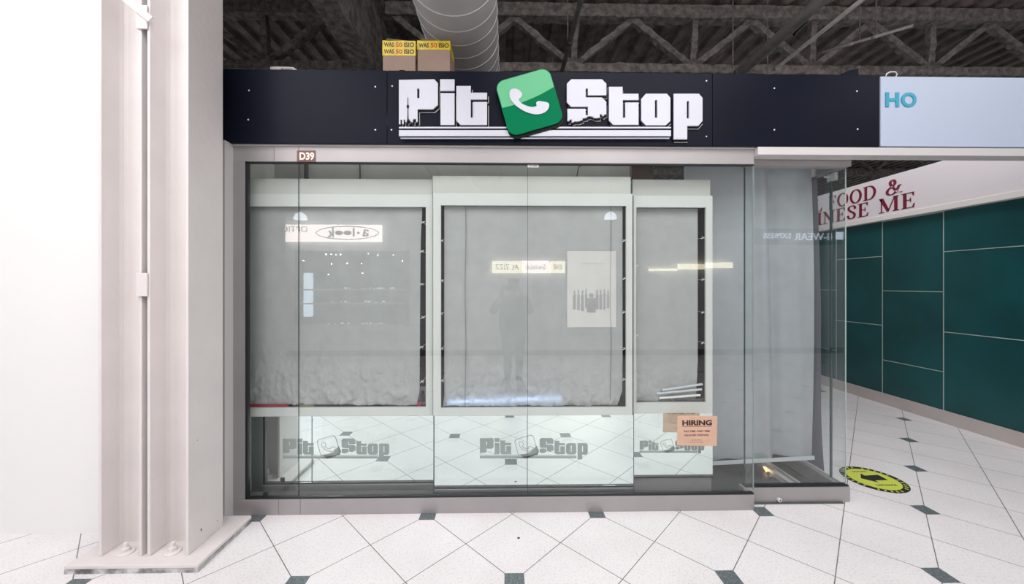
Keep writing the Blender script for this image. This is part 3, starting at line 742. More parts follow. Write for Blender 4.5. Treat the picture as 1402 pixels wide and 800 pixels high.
def efl(v, a, b): return (a+0.004, b-0.012+0.010*v+0.010*math.exp(-((v-1)/0.12)**2)-0.015*math.exp(-(v/0.05)**2))
YS = 2.682
s1 = sheet(X(337, YS), X(576.5, YS), Z(460, 554.5, YS), Z(460, 281, YS), YS, 1, 'cover_sheet', M['cloth'], edgef=efl, crinkle=0.013, slant=-0.015)
tag(s1, 'grey plastic sheet hung inside the left cabinet opening, sagging at the bottom', 'sheet', 'grey sheets covering the cabinet openings')
YS2 = 2.646
def efm(v, a, b): return (a+0.004+0.006*v*0-0.008*math.exp(-(v/0.04)**2), b-0.006-0.035*max(0, 1-v*14))
s2 = sheet(X(607.5, YS2), X(853.5, YS2), Z(730, 556, YS2), Z(730, 280, YS2), YS2, 2, 'cover_sheet', M['cloth'], edgef=efm, crinkle=0.012, waves=3)
tag(s2, 'wide grey plastic sheet with two dark seams inside the middle cabinet opening', 'sheet', 'grey sheets covering the cabinet openings')
for px in (637.5, 836):
    c = MB(); pts = [(X(px+0.6*math.sin(k*0.8), YS2-0.003), YS2-0.0075, Z(730, 283+(554-283)*k/14, YS2)) for k in range(15)]
    c.tube(pts, 0.0022, 6); c.build('dark_seam', M['drape_dark'], s2)
YS3 = 2.713
def efr(v, a, b): return (a, b-0.002-0.010*max(0, 1-v*5)**0.5)
s3 = sheet(X(872, YS3), X(955.5, YS3), Z(915, 550, YS3), Z(915, 282, YS3), YS3, 3, 'cover_sheet', M['cloth'], nx=30, edgef=efr, crinkle=0.010, waves=1.5)
tag(s3, 'narrow grey plastic sheet inside the right cabinet opening above the papers', 'sheet', 'grey sheets covering the cabinet openings')
# bits that show at the feet of the sheets
z_ = Z(460, 558.5, 2.655)+0.001
q = MB(); q.box(X(342, 2.67), X(395, 2.67), 2.6645, 2.673, z_+0.001, z_+0.024, 0.003); tag(q.build('folded_cloth', M['red']), 'dark red cloth peeking out under the left sheet at its left end', 'cloth')
q = MB(); q.box(X(410, 2.67), X(430, 2.67), 2.6645, 2.673, z_+0.001, z_+0.018, 0.003); tag(q.build('folded_cloth', M['olive']), 'olive cloth peeking out under the left sheet near its middle', 'cloth')
pk = thing('phone_case_package', 'grey packaging card with a figure picture low in the right gap of the left cabinet', 'package', at(578, 556, 2.70))
x0, x1 = X(572.5, 2.68), X(581.5, 2.68)
MB().box(x0, x1, 2.71, 2.715, Z(578, 556, 2.68), Z(578, 531, 2.68), 0.001).build('card', M['photo_card'], pk)
hd = at(578.5, 537, 2.70); MB().lathe([(0.002, -0.011), (0.010, -0.006), (0.011, 0), (0.008, 0.008), (0.002, 0.011)], (hd.x, 2.704, hd.z), 'Z', 12).build('printed_head', M['hair'], pk)
MB().box(hd.x-0.016, hd.x+0.014, 2.704, 2.7095, hd.z-0.07, hd.z-0.012, 0.004).build('printed_body', M['hair'], pk)
pk2 = MB().box(X(571, 2.665), X(577, 2.665), 2.6645, 2.671, z_+0.003, z_+0.035, 0.004).build('toy_package', M['red']); tag(pk2, 'small bright red package at the foot of the left cabinet right gap', 'package')
# glowing tube lying at the foot behind the middle sheet
p0 = Vector((X(612, 2.65), 2.672, Z(612, 551, 2.65))); p1 = Vector((X(768, 2.65), 2.672, Z(768, 546, 2.65)))
tb = thing('light_tube', 'bluish lit tube lying low behind the middle grey sheet', 'light tube', p0)
MB().tube([p0, p1], 0.009, 12).build('tube_glass', M['tube'], tb, True)
for p, q_ in ((p0, p0+Vector((-0.02, 0, -0.001))), (p1, p1+Vector((0.02, 0, 0.001)))): MB().tube([p, q_], 0.010, 12).build('end_cap', M['alu_light'], tb, True)
# papers and rolled prints in the right cabinet
for k, (a, b, c, e, tilt, mm) in enumerate(((898, 538, 960, 542, 5, 'blind_bar'), (902, 544, 958, 547, 3, 'white'), (906, 533, 961, 536, 7, 'blind_bar'))):
    A = Vector((X(a, 2.70), 2.6945, Z(a, c*0+b+1+k*0.2, 2.70))); B = Vector((X(c, 2.70), 2.6945, Z(c, b-tilt, 2.70)))
    o = MB().tube([A, B], 0.008, 10).build('rolled_print', M[mm])
    tag(o, ('rolled pale print in the right cabinet, middle of its heap', 'rolled white print at the bottom of the right cabinet heap', 'rolled pale print on top of the right cabinet heap')[k], 'paper roll', 'rolled prints in the right cabinet')
M['grey_paper'] = mat('crumpled_grey_paper', (0.13, 0.13, 0.13), 0.8, var=0.6, vscale=30, bump=0.6, bscale=40)
cr = MB(); x0, x1 = X(905, 2.70), X(965, 2.70); zb = Z(930, 551, 2.69)
for i in range(6):
    a = x0+(x1-x0)*i/6
    cr.bar((a, 2.698, zb+0.008+0.006*rnd.random()), (a+(x1-x0)/5, 2.698, zb+0.012+0.01*rnd.random()), 0.010, 0.012)
tag(cr.build('crumpled_paper', M['grey_paper']), 'crumpled dark paper under the rolls in the right cabinet', 'paper')

# brown box on top between the middle and right cabinets
bb = MB().box(X(864, 2.80), X(893, 2.80), 2.78, 2.83, Z(878, 246, 2.78)+0.001, Z(878, 223, 2.78), 0.002).build('brown_box', M['card_dark'])
tag(bb, 'dark brown carton standing on the right display cabinet', 'box')
wv = MB(); wv.box(X(418, 3.08), X(421, 3.08), 3.06, 3.098, 2.2, 2.58); struct('trim_20', wv, M['cab_in'])
wr = MB().tube([(X(492, 3.08), 3.09, 2.58), (X(493, 3.08), 3.09, 2.2)], 0.005, 8).build('wall_cable', M['black']); tag(wr, 'thin black cable down the wall above the left cabinet', 'cable')
wr = MB().tube([at(797, 224, 3.05), at(792, 230, 3.05), at(790, 240, 3.05), at(790, 252, 3.05)], 0.004, 8).build('wall_cable', M['black']); tag(wr, 'curved black cable above the middle cabinet', 'cable')

# blind and drapes at the right
Y3 = 2.872
def efb(v, a, b): return (a, b+0.025*math.sin(PI*v*0.95)-0.016)
bl = thing('roller_blind', 'long grey blind with a pale bottom bar hanging in the glass corner', 'blind', (X(1040, Y3), Y3, 0.2))
zb0 = Z(1040, 628, Y3)
fb_ = sheet(X(936, Y3), X(1112, Y3), zb0, z2t+0.13, Y3, 5, 'blind_fabric', M['blind'], parent=bl, amp=0.012, waves=2.3, crinkle=0.0, crease=((0.60, 0.05, -0.035), (0.69, 0.035, 0.035), (0.84, 0.07, -0.03)), nx=110, nz=40, slant=0.045, thick=0.002, edgef=efb)
A = Vector((X(938, Y3), Y3-0.04, zb0-0.024)); B = Vector((X(1109, Y3), Y3-0.04, zb0+0.021))
MB().bar(A, B, 0.008, 0.028).build('bottom_bar', M['blind_bar'], bl)
zd0, zd1 = Z(1120, 645, 2.82), z2t+0.05
dr = sheet(0, 1, 0, zd1-zd0, 0, 6, 'side_drape', M['drape_dark'], nx=30, nz=40, amp=0.0, crinkle=0.0)
for v in dr.data.vertices:
    u = v.co.x+0.5; h = v.co.z/(zd1-zd0)
    fl = max(0, 0.25-h)/0.25; tl = max(0, h-0.55)
    v.co.x = 0.006*math.sin(u*22)*(1 if u > 0.02 else 0); v.co.y = 0.085*tl-0.03*fl*fl+u*2.4
dr.location = (xs_-0.021, 2.832, zd0)
tag(dr, 'dark grey drape hanging along the side glass behind the blind', 'drape')

# glowing strip added in place of a warm reflection under the blind
wl = thing('floor_glow_strip', 'warm glowing strip standing in for a reflection on the floor under the blind', 'lamp', atz(1045, 640, 0.02))
p = atz(1040, 628, 0.03); q_ = atz(1052, 648, 0.03)
MB().tube([p, q_], 0.012, 10).build('glow_body', M['warm'], wl, True); MB().tube([q_, q_+(q_-p)*0.25], 0.014, 10).build('end_cap', M['alu_dark'], wl, True)

# hiring notice taped to the outside of the glass
hn = thing('notice_sheet', 'peach paper notice reading HIRING stuck on the outside of the glass', 'notice', at(954, 610, YG-0.003))
NL = lambda a, b: (X(a, YG), Z(954, b, YG))
mb = MB(); mb.face([mb.bm.verts.new((q[0], YG-0.0010, q[1])) for q in (NL(926.5, 610), NL(981, 611), NL(982, 570), NL(927.5, 569))]); mb.build('paper', M['paper'], hn)
def ntext(body, x0, x1, y0, y1, m, bold=0.02, nm='lettering'):
    a = NL(x0, y1); b = NL(x1, y0); mb = MB()
    mb.merge_mesh(fit(text_mesh(body, 1, 0.0002, bold), b[0]-a[0], b[1]-a[1]), T((a[0], YG-0.0020, a[1])) @ FRONT); mb.build(nm, M[m], hn)
a = NL(934, 582.7); b = NL(974.5, 575.3); mb = MB(); mb.merge_mesh(fit(text_mesh('HIRING', 1, 0.0001, 0.045), b[0]-a[0], b[1]-a[1]), T((a[0], YG-0.0007, a[1])) @ FRONT); mb.build('show_through', M['ghost_ink'], hn)
ntext('HIRING', 934, 974.5, 575.3, 582.7, 'ink', 0.045)
mb = MB(); a = NL(933.5, 584.3); b = NL(974.5, 583.7); mb.box(a[0], b[0], YG-0.0022, YG-0.002, a[1], b[1]); mb.build('underline', M['ink2'], hn)
ntext('FULL TIME - PART TIME', 936, 971.5, 589.3, 591.8, 'ink2', 0.03)
ntext('SALES REP. POSITION', 937, 970, 594.6, 597.2, 'ink2', 0.03)
ntext('contact number', 946, 961, 602, 603, 'ink2', 0.01)
ntext('please ask for the manager', 944, 963, 605, 606.2, 'ink2', 0.0)

# ------------------------------------------------------------------ things on top of the fascia
def carton(label, a, b, yt, Y, dp, two):
    x0, x1 = X(a, Y), X(b, Y); zt = Z(a, yt, Y); zbm = ft_-0.039
    t = thing('cardboard_box', label, 'box', ((x0+x1)/2, Y+dp/2, zbm), 'taped boxes on top of the fascia')
    MB().box(x0, x1, Y, Y+dp, zbm, zt, 0.003).build('carton', M['card'], t)
    zt2 = Z(a, yt+(20 if two else 12), Y)
    tp = MB(); tp.box(x0-0.002, x1+0.002, Y-0.0015, Y+dp*0.8, zt2, zt+0.002); tp.build('tape', M['tape'], t)
    k = 0
    rows = (0.25, 0.72) if two else (0.5,)
    for fr_ in rows:
        zz = zt-(zt-zt2)*fr_
        for xx, tx, m in ((0.04, 'WAS', 'tape_ink'), (0.66, 'ISIO', 'tape_ink'), (0.40, '50', 'tape_red')):
            w_ = (x1-x0)*(0.31 if tx != '50' else 0.21)
            me = fit(text_mesh(tx, 1, 0.0005, 0.03), w_, 0.032)
            mb = MB(); mb.merge_mesh(me, T((x0+(x1-x0)*xx, Y-0.0018, zz-0.017)) @ FRONT); mb.build('tape_print', M[m], t)
    for sgn, xx in ((1, x0+0.02),):
        fl = MB(); fl.bar((xx, Y+0.02, zt+0.004), (xx+0.12, Y+0.06, zt+0.018), 0.08, 0.003); fl.build('flap', M['card'], t)
    return t
carton('left cardboard box with two bands of yellow tape on top of the fascia', 524, 568.5, 56, 2.64, 0.25, True)
carton('right cardboard box with one band of yellow tape, beside the round duct', 571.5, 616, 56, 2.66, 0.25, False)
lf = thing('light_ballast', 'pale metal casing with a dark label on top of the left fascia panel', 'fixture', at(390, 98, 2.62))
a = at(370, 98, 2.62); b = at(408, 92, 2.62)
mb = MB(); mb.merge_mesh(flat_mesh([[(a.x, a.z-0.05), (b.x, a.z-0.05), (b.x-0.01, b.z-0.014), (b.x-0.035, b.z), (a.x+0.02, b.z+0.004), (a.x, b.z)]], 0.08), T((0, 2.70, 0)) @ FRONT); mb.build('casing', M['base_w'], lf)
mb = MB(); mb.merge_mesh(fit(text_mesh('PRODUCT', 1, 0.0005, 0.03), 0.075, 0.011), T((a.x+0.075, 2.6198, b.z-0.020)) @ FRONT); mb.build('lettering', M['grey_txt'], lf)
q = at(1165, 99, 2.6); mb = MB(); mb.merge_mesh(flat_mesh([[(q.x-0.06, ft_-0.04), (q.x+0.055, ft_-0.04), (q.x+0.055, q.z+0.027), (q.x-0.02, q.z+0.012), (q.x-0.06, q.z-0.01)]], 0.1), T((0, 2.70, 0)) @ FRONT)
tag(mb.build('speaker_box', M['navy']), 'small dark wedge on top of the right fascia panel', 'speaker')
pts = [at(1213, 104, 2.56), at(1214, 101, 2.56), at(1219, 98.5, 2.56), at(1226, 98.5, 2.56), at(1228, 102, 2.57), at(1226, 106, 2.58)]
tag(MB().tube(pts, 0.004, 8).build('loose_cable', M['white']), 'white loop of cable on top of the pale blue sign', 'cable')
pts = [at(545, 98, 2.56), at(548, 96.5, 2.56), at(553, 96.5, 2.56), at(556, 98.5, 2.56), at(557, 101, 2.57)]
tag(MB().tube(pts, 0.003, 8).build('loose_cable', M['black']), 'black loop of cable at the foot of the left cardboard box', 'cable')

# ------------------------------------------------------------------ maroon-lettered sign on the teal wall
fs = thing('food_sign', 'long white sign with maroon serif capitals above the teal wall', 'sign', (XT-0.05, 4.6, 2.38))
MB().box(XT-0.06, XT-0.0005, 2.6, 6.6, 2.44, 2.93, 0.002).build('sign_face', M['sign_w'], fs)
MB().box(XT-0.085, XT-0.0005, 2.6, 6.6, 2.375, 2.439, 0.003).build('sign_ledge', M['sign_ledge'], fs)
def circ(cx, cy, rx, ry, a0, a1, n=26): return [(cx+rx*math.cos(math.radians(a0+(a1-a0)*i/n)), cy+ry*math.sin(math.radians(a0+(a1-a0)*i/n))) for i in range(n+1)]
THK, THN = 0.17, 0.055
nib = lambda i, n: 0.5*math.hypot(THK*n[0], THN*n[1])
def stem(x, h=1.0, w=THK): return [(x-w/2, 0), (x+w/2, 0), (x+w/2, h), (x-w/2, h)]
def srf(x, y, w=0.34, h=0.045): return [(x-w/2, y), (x+w/2, y), (x+w/2, y+h), (x-w/2, y+h)]
def lineq(a, b, w): 
    return sweep([a, b], lambda i, n: w/2)
GL = {
 'F': (0.66, [stem(0.17), srf(0.17, 0), [(0, 0.955), (0.62, 0.955), (0.62, 1), (0, 1)], [(0.57, 0.76), (0.62, 0.76), (0.62, 0.96), (0.52, 0.96)], [(0.2, 0.49), (0.47, 0.49), (0.47, 0.54), (0.2, 0.54)], [(0.43, 0.38), (0.475, 0.38), (0.475, 0.65), (0.43, 0.65)]]),
 'E': (0.70, [stem(0.17), [(0, 0), (0.62, 0), (0.62, 0.045), (0, 0.045)], [(0.53, 0.04), (0.62, 0.04), (0.66, 0.26), (0.61, 0.26)], [(0, 0.955), (0.62, 0.955), (0.62, 1), (0, 1)], [(0.57, 0.76), (0.62, 0.76), (0.62, 0.96), (0.52, 0.96)], [(0.2, 0.49), (0.47, 0.49), (0.47, 0.54), (0.2, 0.54)], [(0.43, 0.38), (0.475, 0.38), (0.475, 0.65), (0.43, 0.65)]]),
 'L': (0.66, [stem(0.17), srf(0.17, 0.955), [(0, 0), (0.6, 0), (0.6, 0.045), (0, 0.045)], [(0.5, 0.04), (0.6, 0.04), (0.64, 0.28), (0.59, 0.28)]]),
 'I': (0.36, [stem(0.17), srf(0.17, 0), srf(0.17, 0.955)]),
 'H': (0.92, [stem(0.17), srf(0.17, 0), srf(0.17, 0.955), stem(0.72), srf(0.72, 0), srf(0.72, 0.955), [(0.2, 0.48), (0.7, 0.48), (0.7, 0.535), (0.2, 0.535)]]),
 'N': (0.95, [stem(0.17, 1, 0.06), srf(0.17, 0, 0.3), stem(0.78, 1, 0.06), srf(0.78, 0.955, 0.3), [(0.02, 1), (0.24, 1), (0.81, 0.0), (0.66, 0.0)], ]),
 'M': (1.18, [stem(0.17, 1, 0.06), srf(0.17, 0, 0.3), stem(0.96), srf(0.96, 0), srf(0.96, 0.955, 0.3), [(0.03, 1), (0.27, 1), (0.60, 0.14), (0.50, 0.0)], lineq((0.54, 0.04), (0.90, 1.0), 0.055)]),
 'O': (0.92, [sweep(circ(0.44, 0.5, 0.35, 0.49, 0, 180), nib), sweep(circ(0.44, 0.5, 0.35, 0.49, 180, 360), nib)]),
 'D': (0.92, [stem(0.17), [(0, 0), (0.4, 0), (0.4, 0.05), (0, 0.05)], [(0, 0.95), (0.4, 0.95), (0.4, 1), (0, 1)], sweep(circ(0.38, 0.5, 0.39, 0.475, -90, 90), nib)]),
 'S': (0.66, [sweep(smooth([(0.55, 0.72), (0.50, 0.92), (0.32, 0.98), (0.15, 0.90), (0.13, 0.72), (0.28, 0.56), (0.44, 0.44), (0.52, 0.28), (0.46, 0.09), (0.28, 0.02), (0.12, 0.09), (0.06, 0.28)], 4), lambda i, n: 0.5*math.hypot(THK*0.85*n[0], (THN+0.06*math.exp(-((i-22)/7)**2))*n[1])), ]),
 '&': (1.0, [sweep(smooth([(0.93, 0.52), (0.80, 0.50), (0.66, 0.22), (0.48, 0.03), (0.27, 0.0), (0.10, 0.12), (0.11, 0.32), (0.28, 0.48), (0.50, 0.62), (0.56, 0.80), (0.46, 0.96), (0.32, 0.92), (0.27, 0.78), (0.36, 0.58), (0.60, 0.24), (0.78, 0.06), (0.97, 0.05)], 4), nib)]),
 ' ': (0.42, []),
}
def serif(parent, body, size, y0, z0, m, wide=1.0):
    mb = MB(); xx = 0
    for ch in body+' ':
        if ch == ' ' and len(mb.bm.verts): mb.build('lettering', m, parent); mb = MB()
        wdt, polys = GL[ch]
        for pl in polys:
            me = flat_mesh([[((xx+a)*size*wide, b*size) for a, b in pl]], 0.004); mb.merge_mesh(me, T((XT-0.0605, y0, z0)) @ SIDE)
        xx += wdt+0.07
    mb.bm.free()
def width(s): return sum(GL[c][0]+0.07 for c in s)
def ys_at(px): # where the wall plane X=XT-0.06 is met by a pixel column
    a = (px-701)/F; return (XT-0.06)*(math.cos(TH)-a*math.sin(TH))/(a*math.cos(TH)+math.sin(TH))
# first row: FOOD starts at px 1136 and the & at px 1214
yF, yA = ys_at(1134.5), ys_at(1213)
sz = 0.185
wf = (yF-yA)/(width('FOOD ')*sz)
serif(fs, 'L FOOD &', sz, yF+width('L ')*sz*wf, 2.685, M['maroon'], wf)
yI, yM = ys_at(1119.5), ys_at(1203)
w2 = (yI-yM)/(width('INESE ')*sz)
serif(fs, 'CHINESE ME'[1:], sz, yI+width('H')*sz*w2, 2.475, M['maroon'], w2)

# ------------------------------------------------------------------ floor sticker
c = atz(1195.5, 656, 0.001)
fs_ = thing('floor_sticker', 'round yellow and black floor sticker beside the glass corner', 'sticker', (c.x, c.y, 0.0003))
RS = 0.205
def disc(r0, r1, z, m, nm):
    loops = [circ(0, 0, r1, r1, 0, 360, 48)[:-1]]
    if r0: loops.append(circ(0, 0, r0, r0, 0, 360, 48)[:-1])
    mb = MB(); mb.merge_mesh(flat_mesh(loops, 0.0006), T((c.x, c.y, z))); return mb.build(nm, m, fs_)
disc(0, RS, 0.0003, M['vinyl_black'], 'sticker_rim'); disc(0, RS*0.80, 0.0010, M['yellow'], 'sticker_face')
mb = MB()
for k in range(30):
    a = 2*PI*k/30
    if k % 6 == 5: continue
    mb.box(-0.006, 0.006, -0.011, 0.011, 0, 0.0004)
    new = mb.bm.verts[-8:] if False else list(mb.bm.verts)[-8:]
    for v in new: v.co = Matrix.Rotation(a, 4, 'Z') @ (v.co+Vector((0, RS*0.9, 0)))+Vector((c.x, c.y, 0.0010))
mb.build('rim_lettering', M['yellow'], fs_)
mb = MB()   # large arrow-like silhouette and text bars
for poly in ([(-0.10, 0.0), (-0.03, 0.075), (-0.03, 0.04), (0.09, 0.05), (0.09, -0.03), (-0.02, -0.035), (-0.02, -0.07)],):
    mb.merge_mesh(flat_mesh([[(a, b) for a, b in poly]], 0.0004), T((c.x+0.01, c.y+0.01, 0.0017)))
mb.build('sticker_symbol', M['vinyl_black'], fs_)
mb = MB(); mb.merge_mesh(fit(text_mesh('DISTANCE', 1, 0.0003, 0.02), 0.16, 0.022), T((c.x-0.07, c.y-0.105, 0.0017)))
mb.build('lettering', M['vinyl_black'], fs_); mb = MB(); mb.merge_mesh(fit(text_mesh('SOCIAL', 1, 0.0003, 0.02), 0.12, 0.02), T((c.x-0.06, c.y+0.105, 0.0017))); mb.build('lettering', M['vinyl_black'], fs_)
sp = atz(710, 737, 0.0); 
tag(MB().lathe([(0.009, 0.0), (0.007, 0.002), (0.002, 0.003)], (sp.x, sp.y, 0.0003), 'Z', 10).build('floor_pebble', M['vinyl_black']), 'small dark spot of grit on the pale floor before the shop', 'pebble')

# ------------------------------------------------------------------ the far side of the mall, behind the camera (seen in the glass)
MY = 2*YG      # mirror sum
OY = -3.05
def vr(px, py, Yr=OY):   # reflected pixel -> real point at depth Yr
    q = at(px, py, MY-Yr); return Vector((q.x, Yr, q.z))
tag(MB().box(-9, 15, OY-0.15, OY, 0, 4.84).build('wall_opposite', M['opp']), kind='structure')
tag(MB().box(-9, 15, OY, OY+0.02, 0, 0.12).build('baseboard_opposite', M['opp_d']), kind='structure')
def rect(r, th, Yr=OY):
    a = vr(r[0], r[3], Yr); b = vr(r[2], r[1], Yr); return MB().box(a.x, b.x, Yr+0.001, Yr+th, a.z, b.z, 0.002)
def otext(body, r, m, parent, th=0.0, bold=0.02, Yr=OY):
    """text for the far side: right edge of the rectangle in the reflection is where the real text starts"""
    a = vr(r[0], r[3], Yr); b = vr(r[2], r[1], Yr); mb = MB()
    mb.merge_mesh(fit(text_mesh(body, 1, 0.004, bold), b.x-a.x, b.z-a.z), T((b.x, Yr+th+0.001, a.z)) @ OPP); return mb.build('lettering', m, parent)
os_ = thing('optician_sign', 'lit white sign with an oval logo across the mall, reflected in the left glass', 'sign', vr(460, 331))
rect((372, 309, 523, 331), 0.12).build('sign_box', M['lightbox'], os_)
ov = MB(); a = vr(435, 330); b = vr(522, 310); cx, cz, rx, rz = (a.x+b.x)/2, (a.z+b.z)/2, (b.x-a.x)/2*0.98, (b.z-a.z)/2*0.93
ov.merge_mesh(flat_mesh([circ(0, 0, rx, rz, 0, 360, 48)[:-1], circ(0, 0, rx-0.02, rz-0.02, 0, 360, 48)[:-1]], 0.004), T((cx, OY+0.121, cz)) @ OPP); ov.build('oval_outline', M['grey_txt'], os_)
otext('a', (498.5, 315, 507.5, 325), M['grey_txt'], os_, 0.121, 0.025)
otext('k', (451.5, 313, 460.5, 326), M['grey_txt'], os_, 0.121, 0.03)
otext('l', (486, 313, 488.5, 325), M['grey_txt'], os_, 0.121, 0.03)
mb = MB()
for px, rr in ((493.5, 0.028), (479, 0.085), (467.5, 0.085)):
    q = vr(px, 320); mb.merge_mesh(flat_mesh([circ(0, 0, rr, min(rr, 0.05), 0, 360, 24)[:-1]], 0.004), T((q.x, OY+0.122, q.z)) @ OPP)
mb.build('logo_dot', M['grey_txt'], os_)
otext('OPTICAL', (376, 311, 425, 319), M['grey_txt'], os_, 0.121, 0.0)
# optician's display window with shelves and little spots
dw = thing('optician_display', 'shelved eyewear display across the mall, reflected in the left glass', 'shelving', vr(490, 480))
rect((413, 344, 560, 446), 0.03).build('back_panel', M['opp_d'], dw)
for py in (396.5, 415, 445):
    a = vr(415, py+1); b = vr(558, py); MB().box(a.x, b.x, OY+0.031, OY+0.26, a.z, b.z+0.012).build('shelf', M['alu_light'], dw)
for px in (413, 486, 560):
    a = vr(px-1, 446); b = vr(px+1, 344); MB().box(a.x, b.x, OY+0.031, OY+0.24, a.z, b.z).build('upright', M['opp_d'], dw)
for px, py in [(446, 349), (453, 349), (460, 350), (466, 349), (504, 348), (517, 350), (538, 350), (415, 358), (475, 361), (495, 362), (454, 362), (496, 375), (449, 377), (551, 358)]:
    q = vr(px, py, OY+0.2); MB().lathe([(0.008, 0), (0.012, 0.012), (0.008, 0.022)], q, 'Z', 8).build('spot_bulb', M['spark'], dw)
rr = random.Random(5)
for py, xs2 in ((395.5, range(455, 485, 6)), (395.5, range(497, 540, 5)), (414, range(455, 483, 6)), (414, range(500, 545, 5)), (444, range(432, 480, 9)), (444, range(492, 530, 5))):
    for px in xs2:
        q = vr(px, py, OY+0.18); w_ = rr.uniform(0.015, 0.035)
        MB().box(q.x-w_, q.x+w_, q.y-0.01, q.y+0.01, q.z+0.001, q.z+rr.uniform(0.008, 0.03), 0.003).build('spectacle_frame', M['letter_lit'] if rr.random() < 0.55 else M['alu_light'], dw)  # some frames get their own glow to look brightly lit
a = vr(420, 433); b = vr(430, 374); MB().box(a.x, b.x, OY+0.031, OY+0.15, a.z, b.z, 0.01).build('light_panel', M['bluestrip'], dw)
# three warm light boxes and the framed poster
for r, tx, lab in (((674, 358, 714, 374), 'AL ZIZZ', 'warm lit sign box, leftmost of three reflected in the middle glass'), ((716, 357.5, 751, 374), 'Swissé', 'pinkish lit sign box, middle of three reflected in the middle glass'), ((753.5, 358, 773, 374), 'eve', 'narrow warm lit sign box beside the reflected poster')):
    t = thing('sign_box', lab, 'sign', vr(r[0], r[3]), 'lit sign boxes across the mall')
    rect(r, 0.08).build('sign_face', M['lightbox_y'] if tx != 'Swissé' else M['lightbox'], t)
    otext(tx, (r[0]+4, r[1]+4.5, r[2]-4, r[3]-4.5), M['grey_txt'], t, 0.081, 0.0)
ps = thing('poster_frame', 'tall lit cosmetics poster across the mall, reflected in the middle glass', 'poster', vr(810, 448))
rect((776, 344, 843, 448), 0.04).build('poster_face', M['poster'], ps)
mb = MB()
for r in ((774, 342, 776, 450), (843, 342, 845, 450), (776, 342, 843, 344), (776, 448, 843, 450)):
    a = vr(r[0], r[3]); b = vr(r[2], r[1]); mb.box(a.x, b.x, OY+0.001, OY+0.06, a.z, b.z)
mb.build('frame', M['alu_dark'], ps)
for i, (px, w_, h0, h1, m) in enumerate(((786, 4, 404, 424, 'pink'), (791.5, 4, 403, 425, 'cream'), (797, 4, 404, 426, 'pink'), (802, 3, 402, 422, 'alu_dark'), (809, 12, 408, 428, 'alu_dark'), (817, 4, 403, 424, 'pink'), (822, 4, 403, 424, 'pink'), (827, 3, 402, 424, 'alu_dark'), (832, 4, 404, 422, 'alu_light'))):
    a = vr(px-w_/2, h1); b = vr(px+w_/2, h0); bo = MB().box(a.x, b.x, OY+0.0405, OY+0.043, a.z, b.z).build('printed_bottle', M[m], ps)
    a = vr(px-w_/4, h0-0.5); b = vr(px+w_/4, h0-6); MB().box(a.x, b.x, OY+0.0405, OY+0.043, a.z, b.z).build('printed_cap', M['grey_txt'], bo)
otext('COSMETICS', (795, 360, 825, 362.5), M['alu_dark'], ps, 0.041, 0.0)
# right-hand shop
iw = thing('eyewear_sign', 'pale lit letters of the eyewear shop across the mall, reflected by the glass corner', 'sign', vr(1105, 330))
MY_keep = MY
a = vr(1040, 334); b = vr(1170, 312); MB().box(a.x, b.x, OY+0.001, OY+0.05, a.z, b.z).build('sign_board', M['opp_d'], iw)
otext('i-WEAR', (1094, 318, 1142, 328), M['letter_lit'], iw, 0.051, 0.015)
otext('EXPRESS', (1051, 318, 1089, 325.5), M['letter_lit'], iw, 0.051, 0.01)
rect((1152, 316.5, 1162, 327), 0.06).build('sign_emblem', M['bluestrip'], iw)
for k, (r, m) in enumerate((((888, 368, 925, 371), 'lightbox_y'), ((928, 362, 962, 369), 'lightbox_y'), ((966, 360, 1000, 367), 'lightbox_y'))):
    t = rect(r, 0.1).build('light_strip', M[m]); tag(t, ('warm light strip across the mall reflected in the right cabinet, left end', 'warm light strip across the mall reflected in the right cabinet, middle', 'warm light strip across the mall reflected right of the right cabinet')[k], 'light', 'warm light strips across the mall')
def pend(px, py, lab):
    Yr = -2.7; q = vr(px, py, Yr); t = thing('pendant_lamp', lab, 'lamp', q, 'dome pendant lamps over the mall walk')
    pr = [(0.125, -0.01), (0.13, 0.0), (0.12, 0.05), (0.095, 0.095), (0.055, 0.125), (0.015, 0.138), (0.010, 0.15)]
    MB().lathe(pr, q, 'Z', 28).build('lamp_shade', M['lamp_lit'], t, True)
    MB().tube([q+Vector((0, 0, 0.15)), (q.x, q.y, 4.85)], 0.004, 6).build('cord', M['black'], t)
    MB().lathe([(0.05, 0.0), (0.05, 0.03), (0.02, 0.04)], (q.x, q.y, 4.81), 'Z', 16).build('ceiling_rose', M['black'], t)
pend(411, 300, 'white dome pendant lamp reflected above the oval logo sign')
pend(836, 299, 'white dome pendant lamp reflected above the cosmetics poster')

# ------------------------------------------------------------------ the photographer, seen faintly in the middle glass
def skin(name, pts, edges, m, parent, sub=2, root=0):
    me = bpy.data.meshes.new(name); me.from_pydata([p[:3] for p in pts], edges, []); me.materials.append(m)
    o = bpy.data.objects.new(name, me); C.objects.link(o); o.parent = parent; o.location = Vector((0, 0, 0))-world_loc(parent)
    md = o.modifiers.new('Skin', 'SKIN'); md.use_smooth_shade = True
    for i, p in enumerate(pts):
        r = p[3]; me.skin_vertices[0].data[i].radius = (r, r) if not isinstance(r, tuple) else r
    me.skin_vertices[0].data[root].use_root = True
    o.modifiers.new('Sub', 'SUBSURF').levels = sub; o.modifiers['Sub'].render_levels = sub
    return o
px_, py_ = 0.115, -0.36
pr = thing('person', 'standing person in a dark coat holding up a phone, seen only as a reflection', 'person', (px_, py_, 0))
def B(x, y, z, r): return (px_+x, py_+y, z, r)
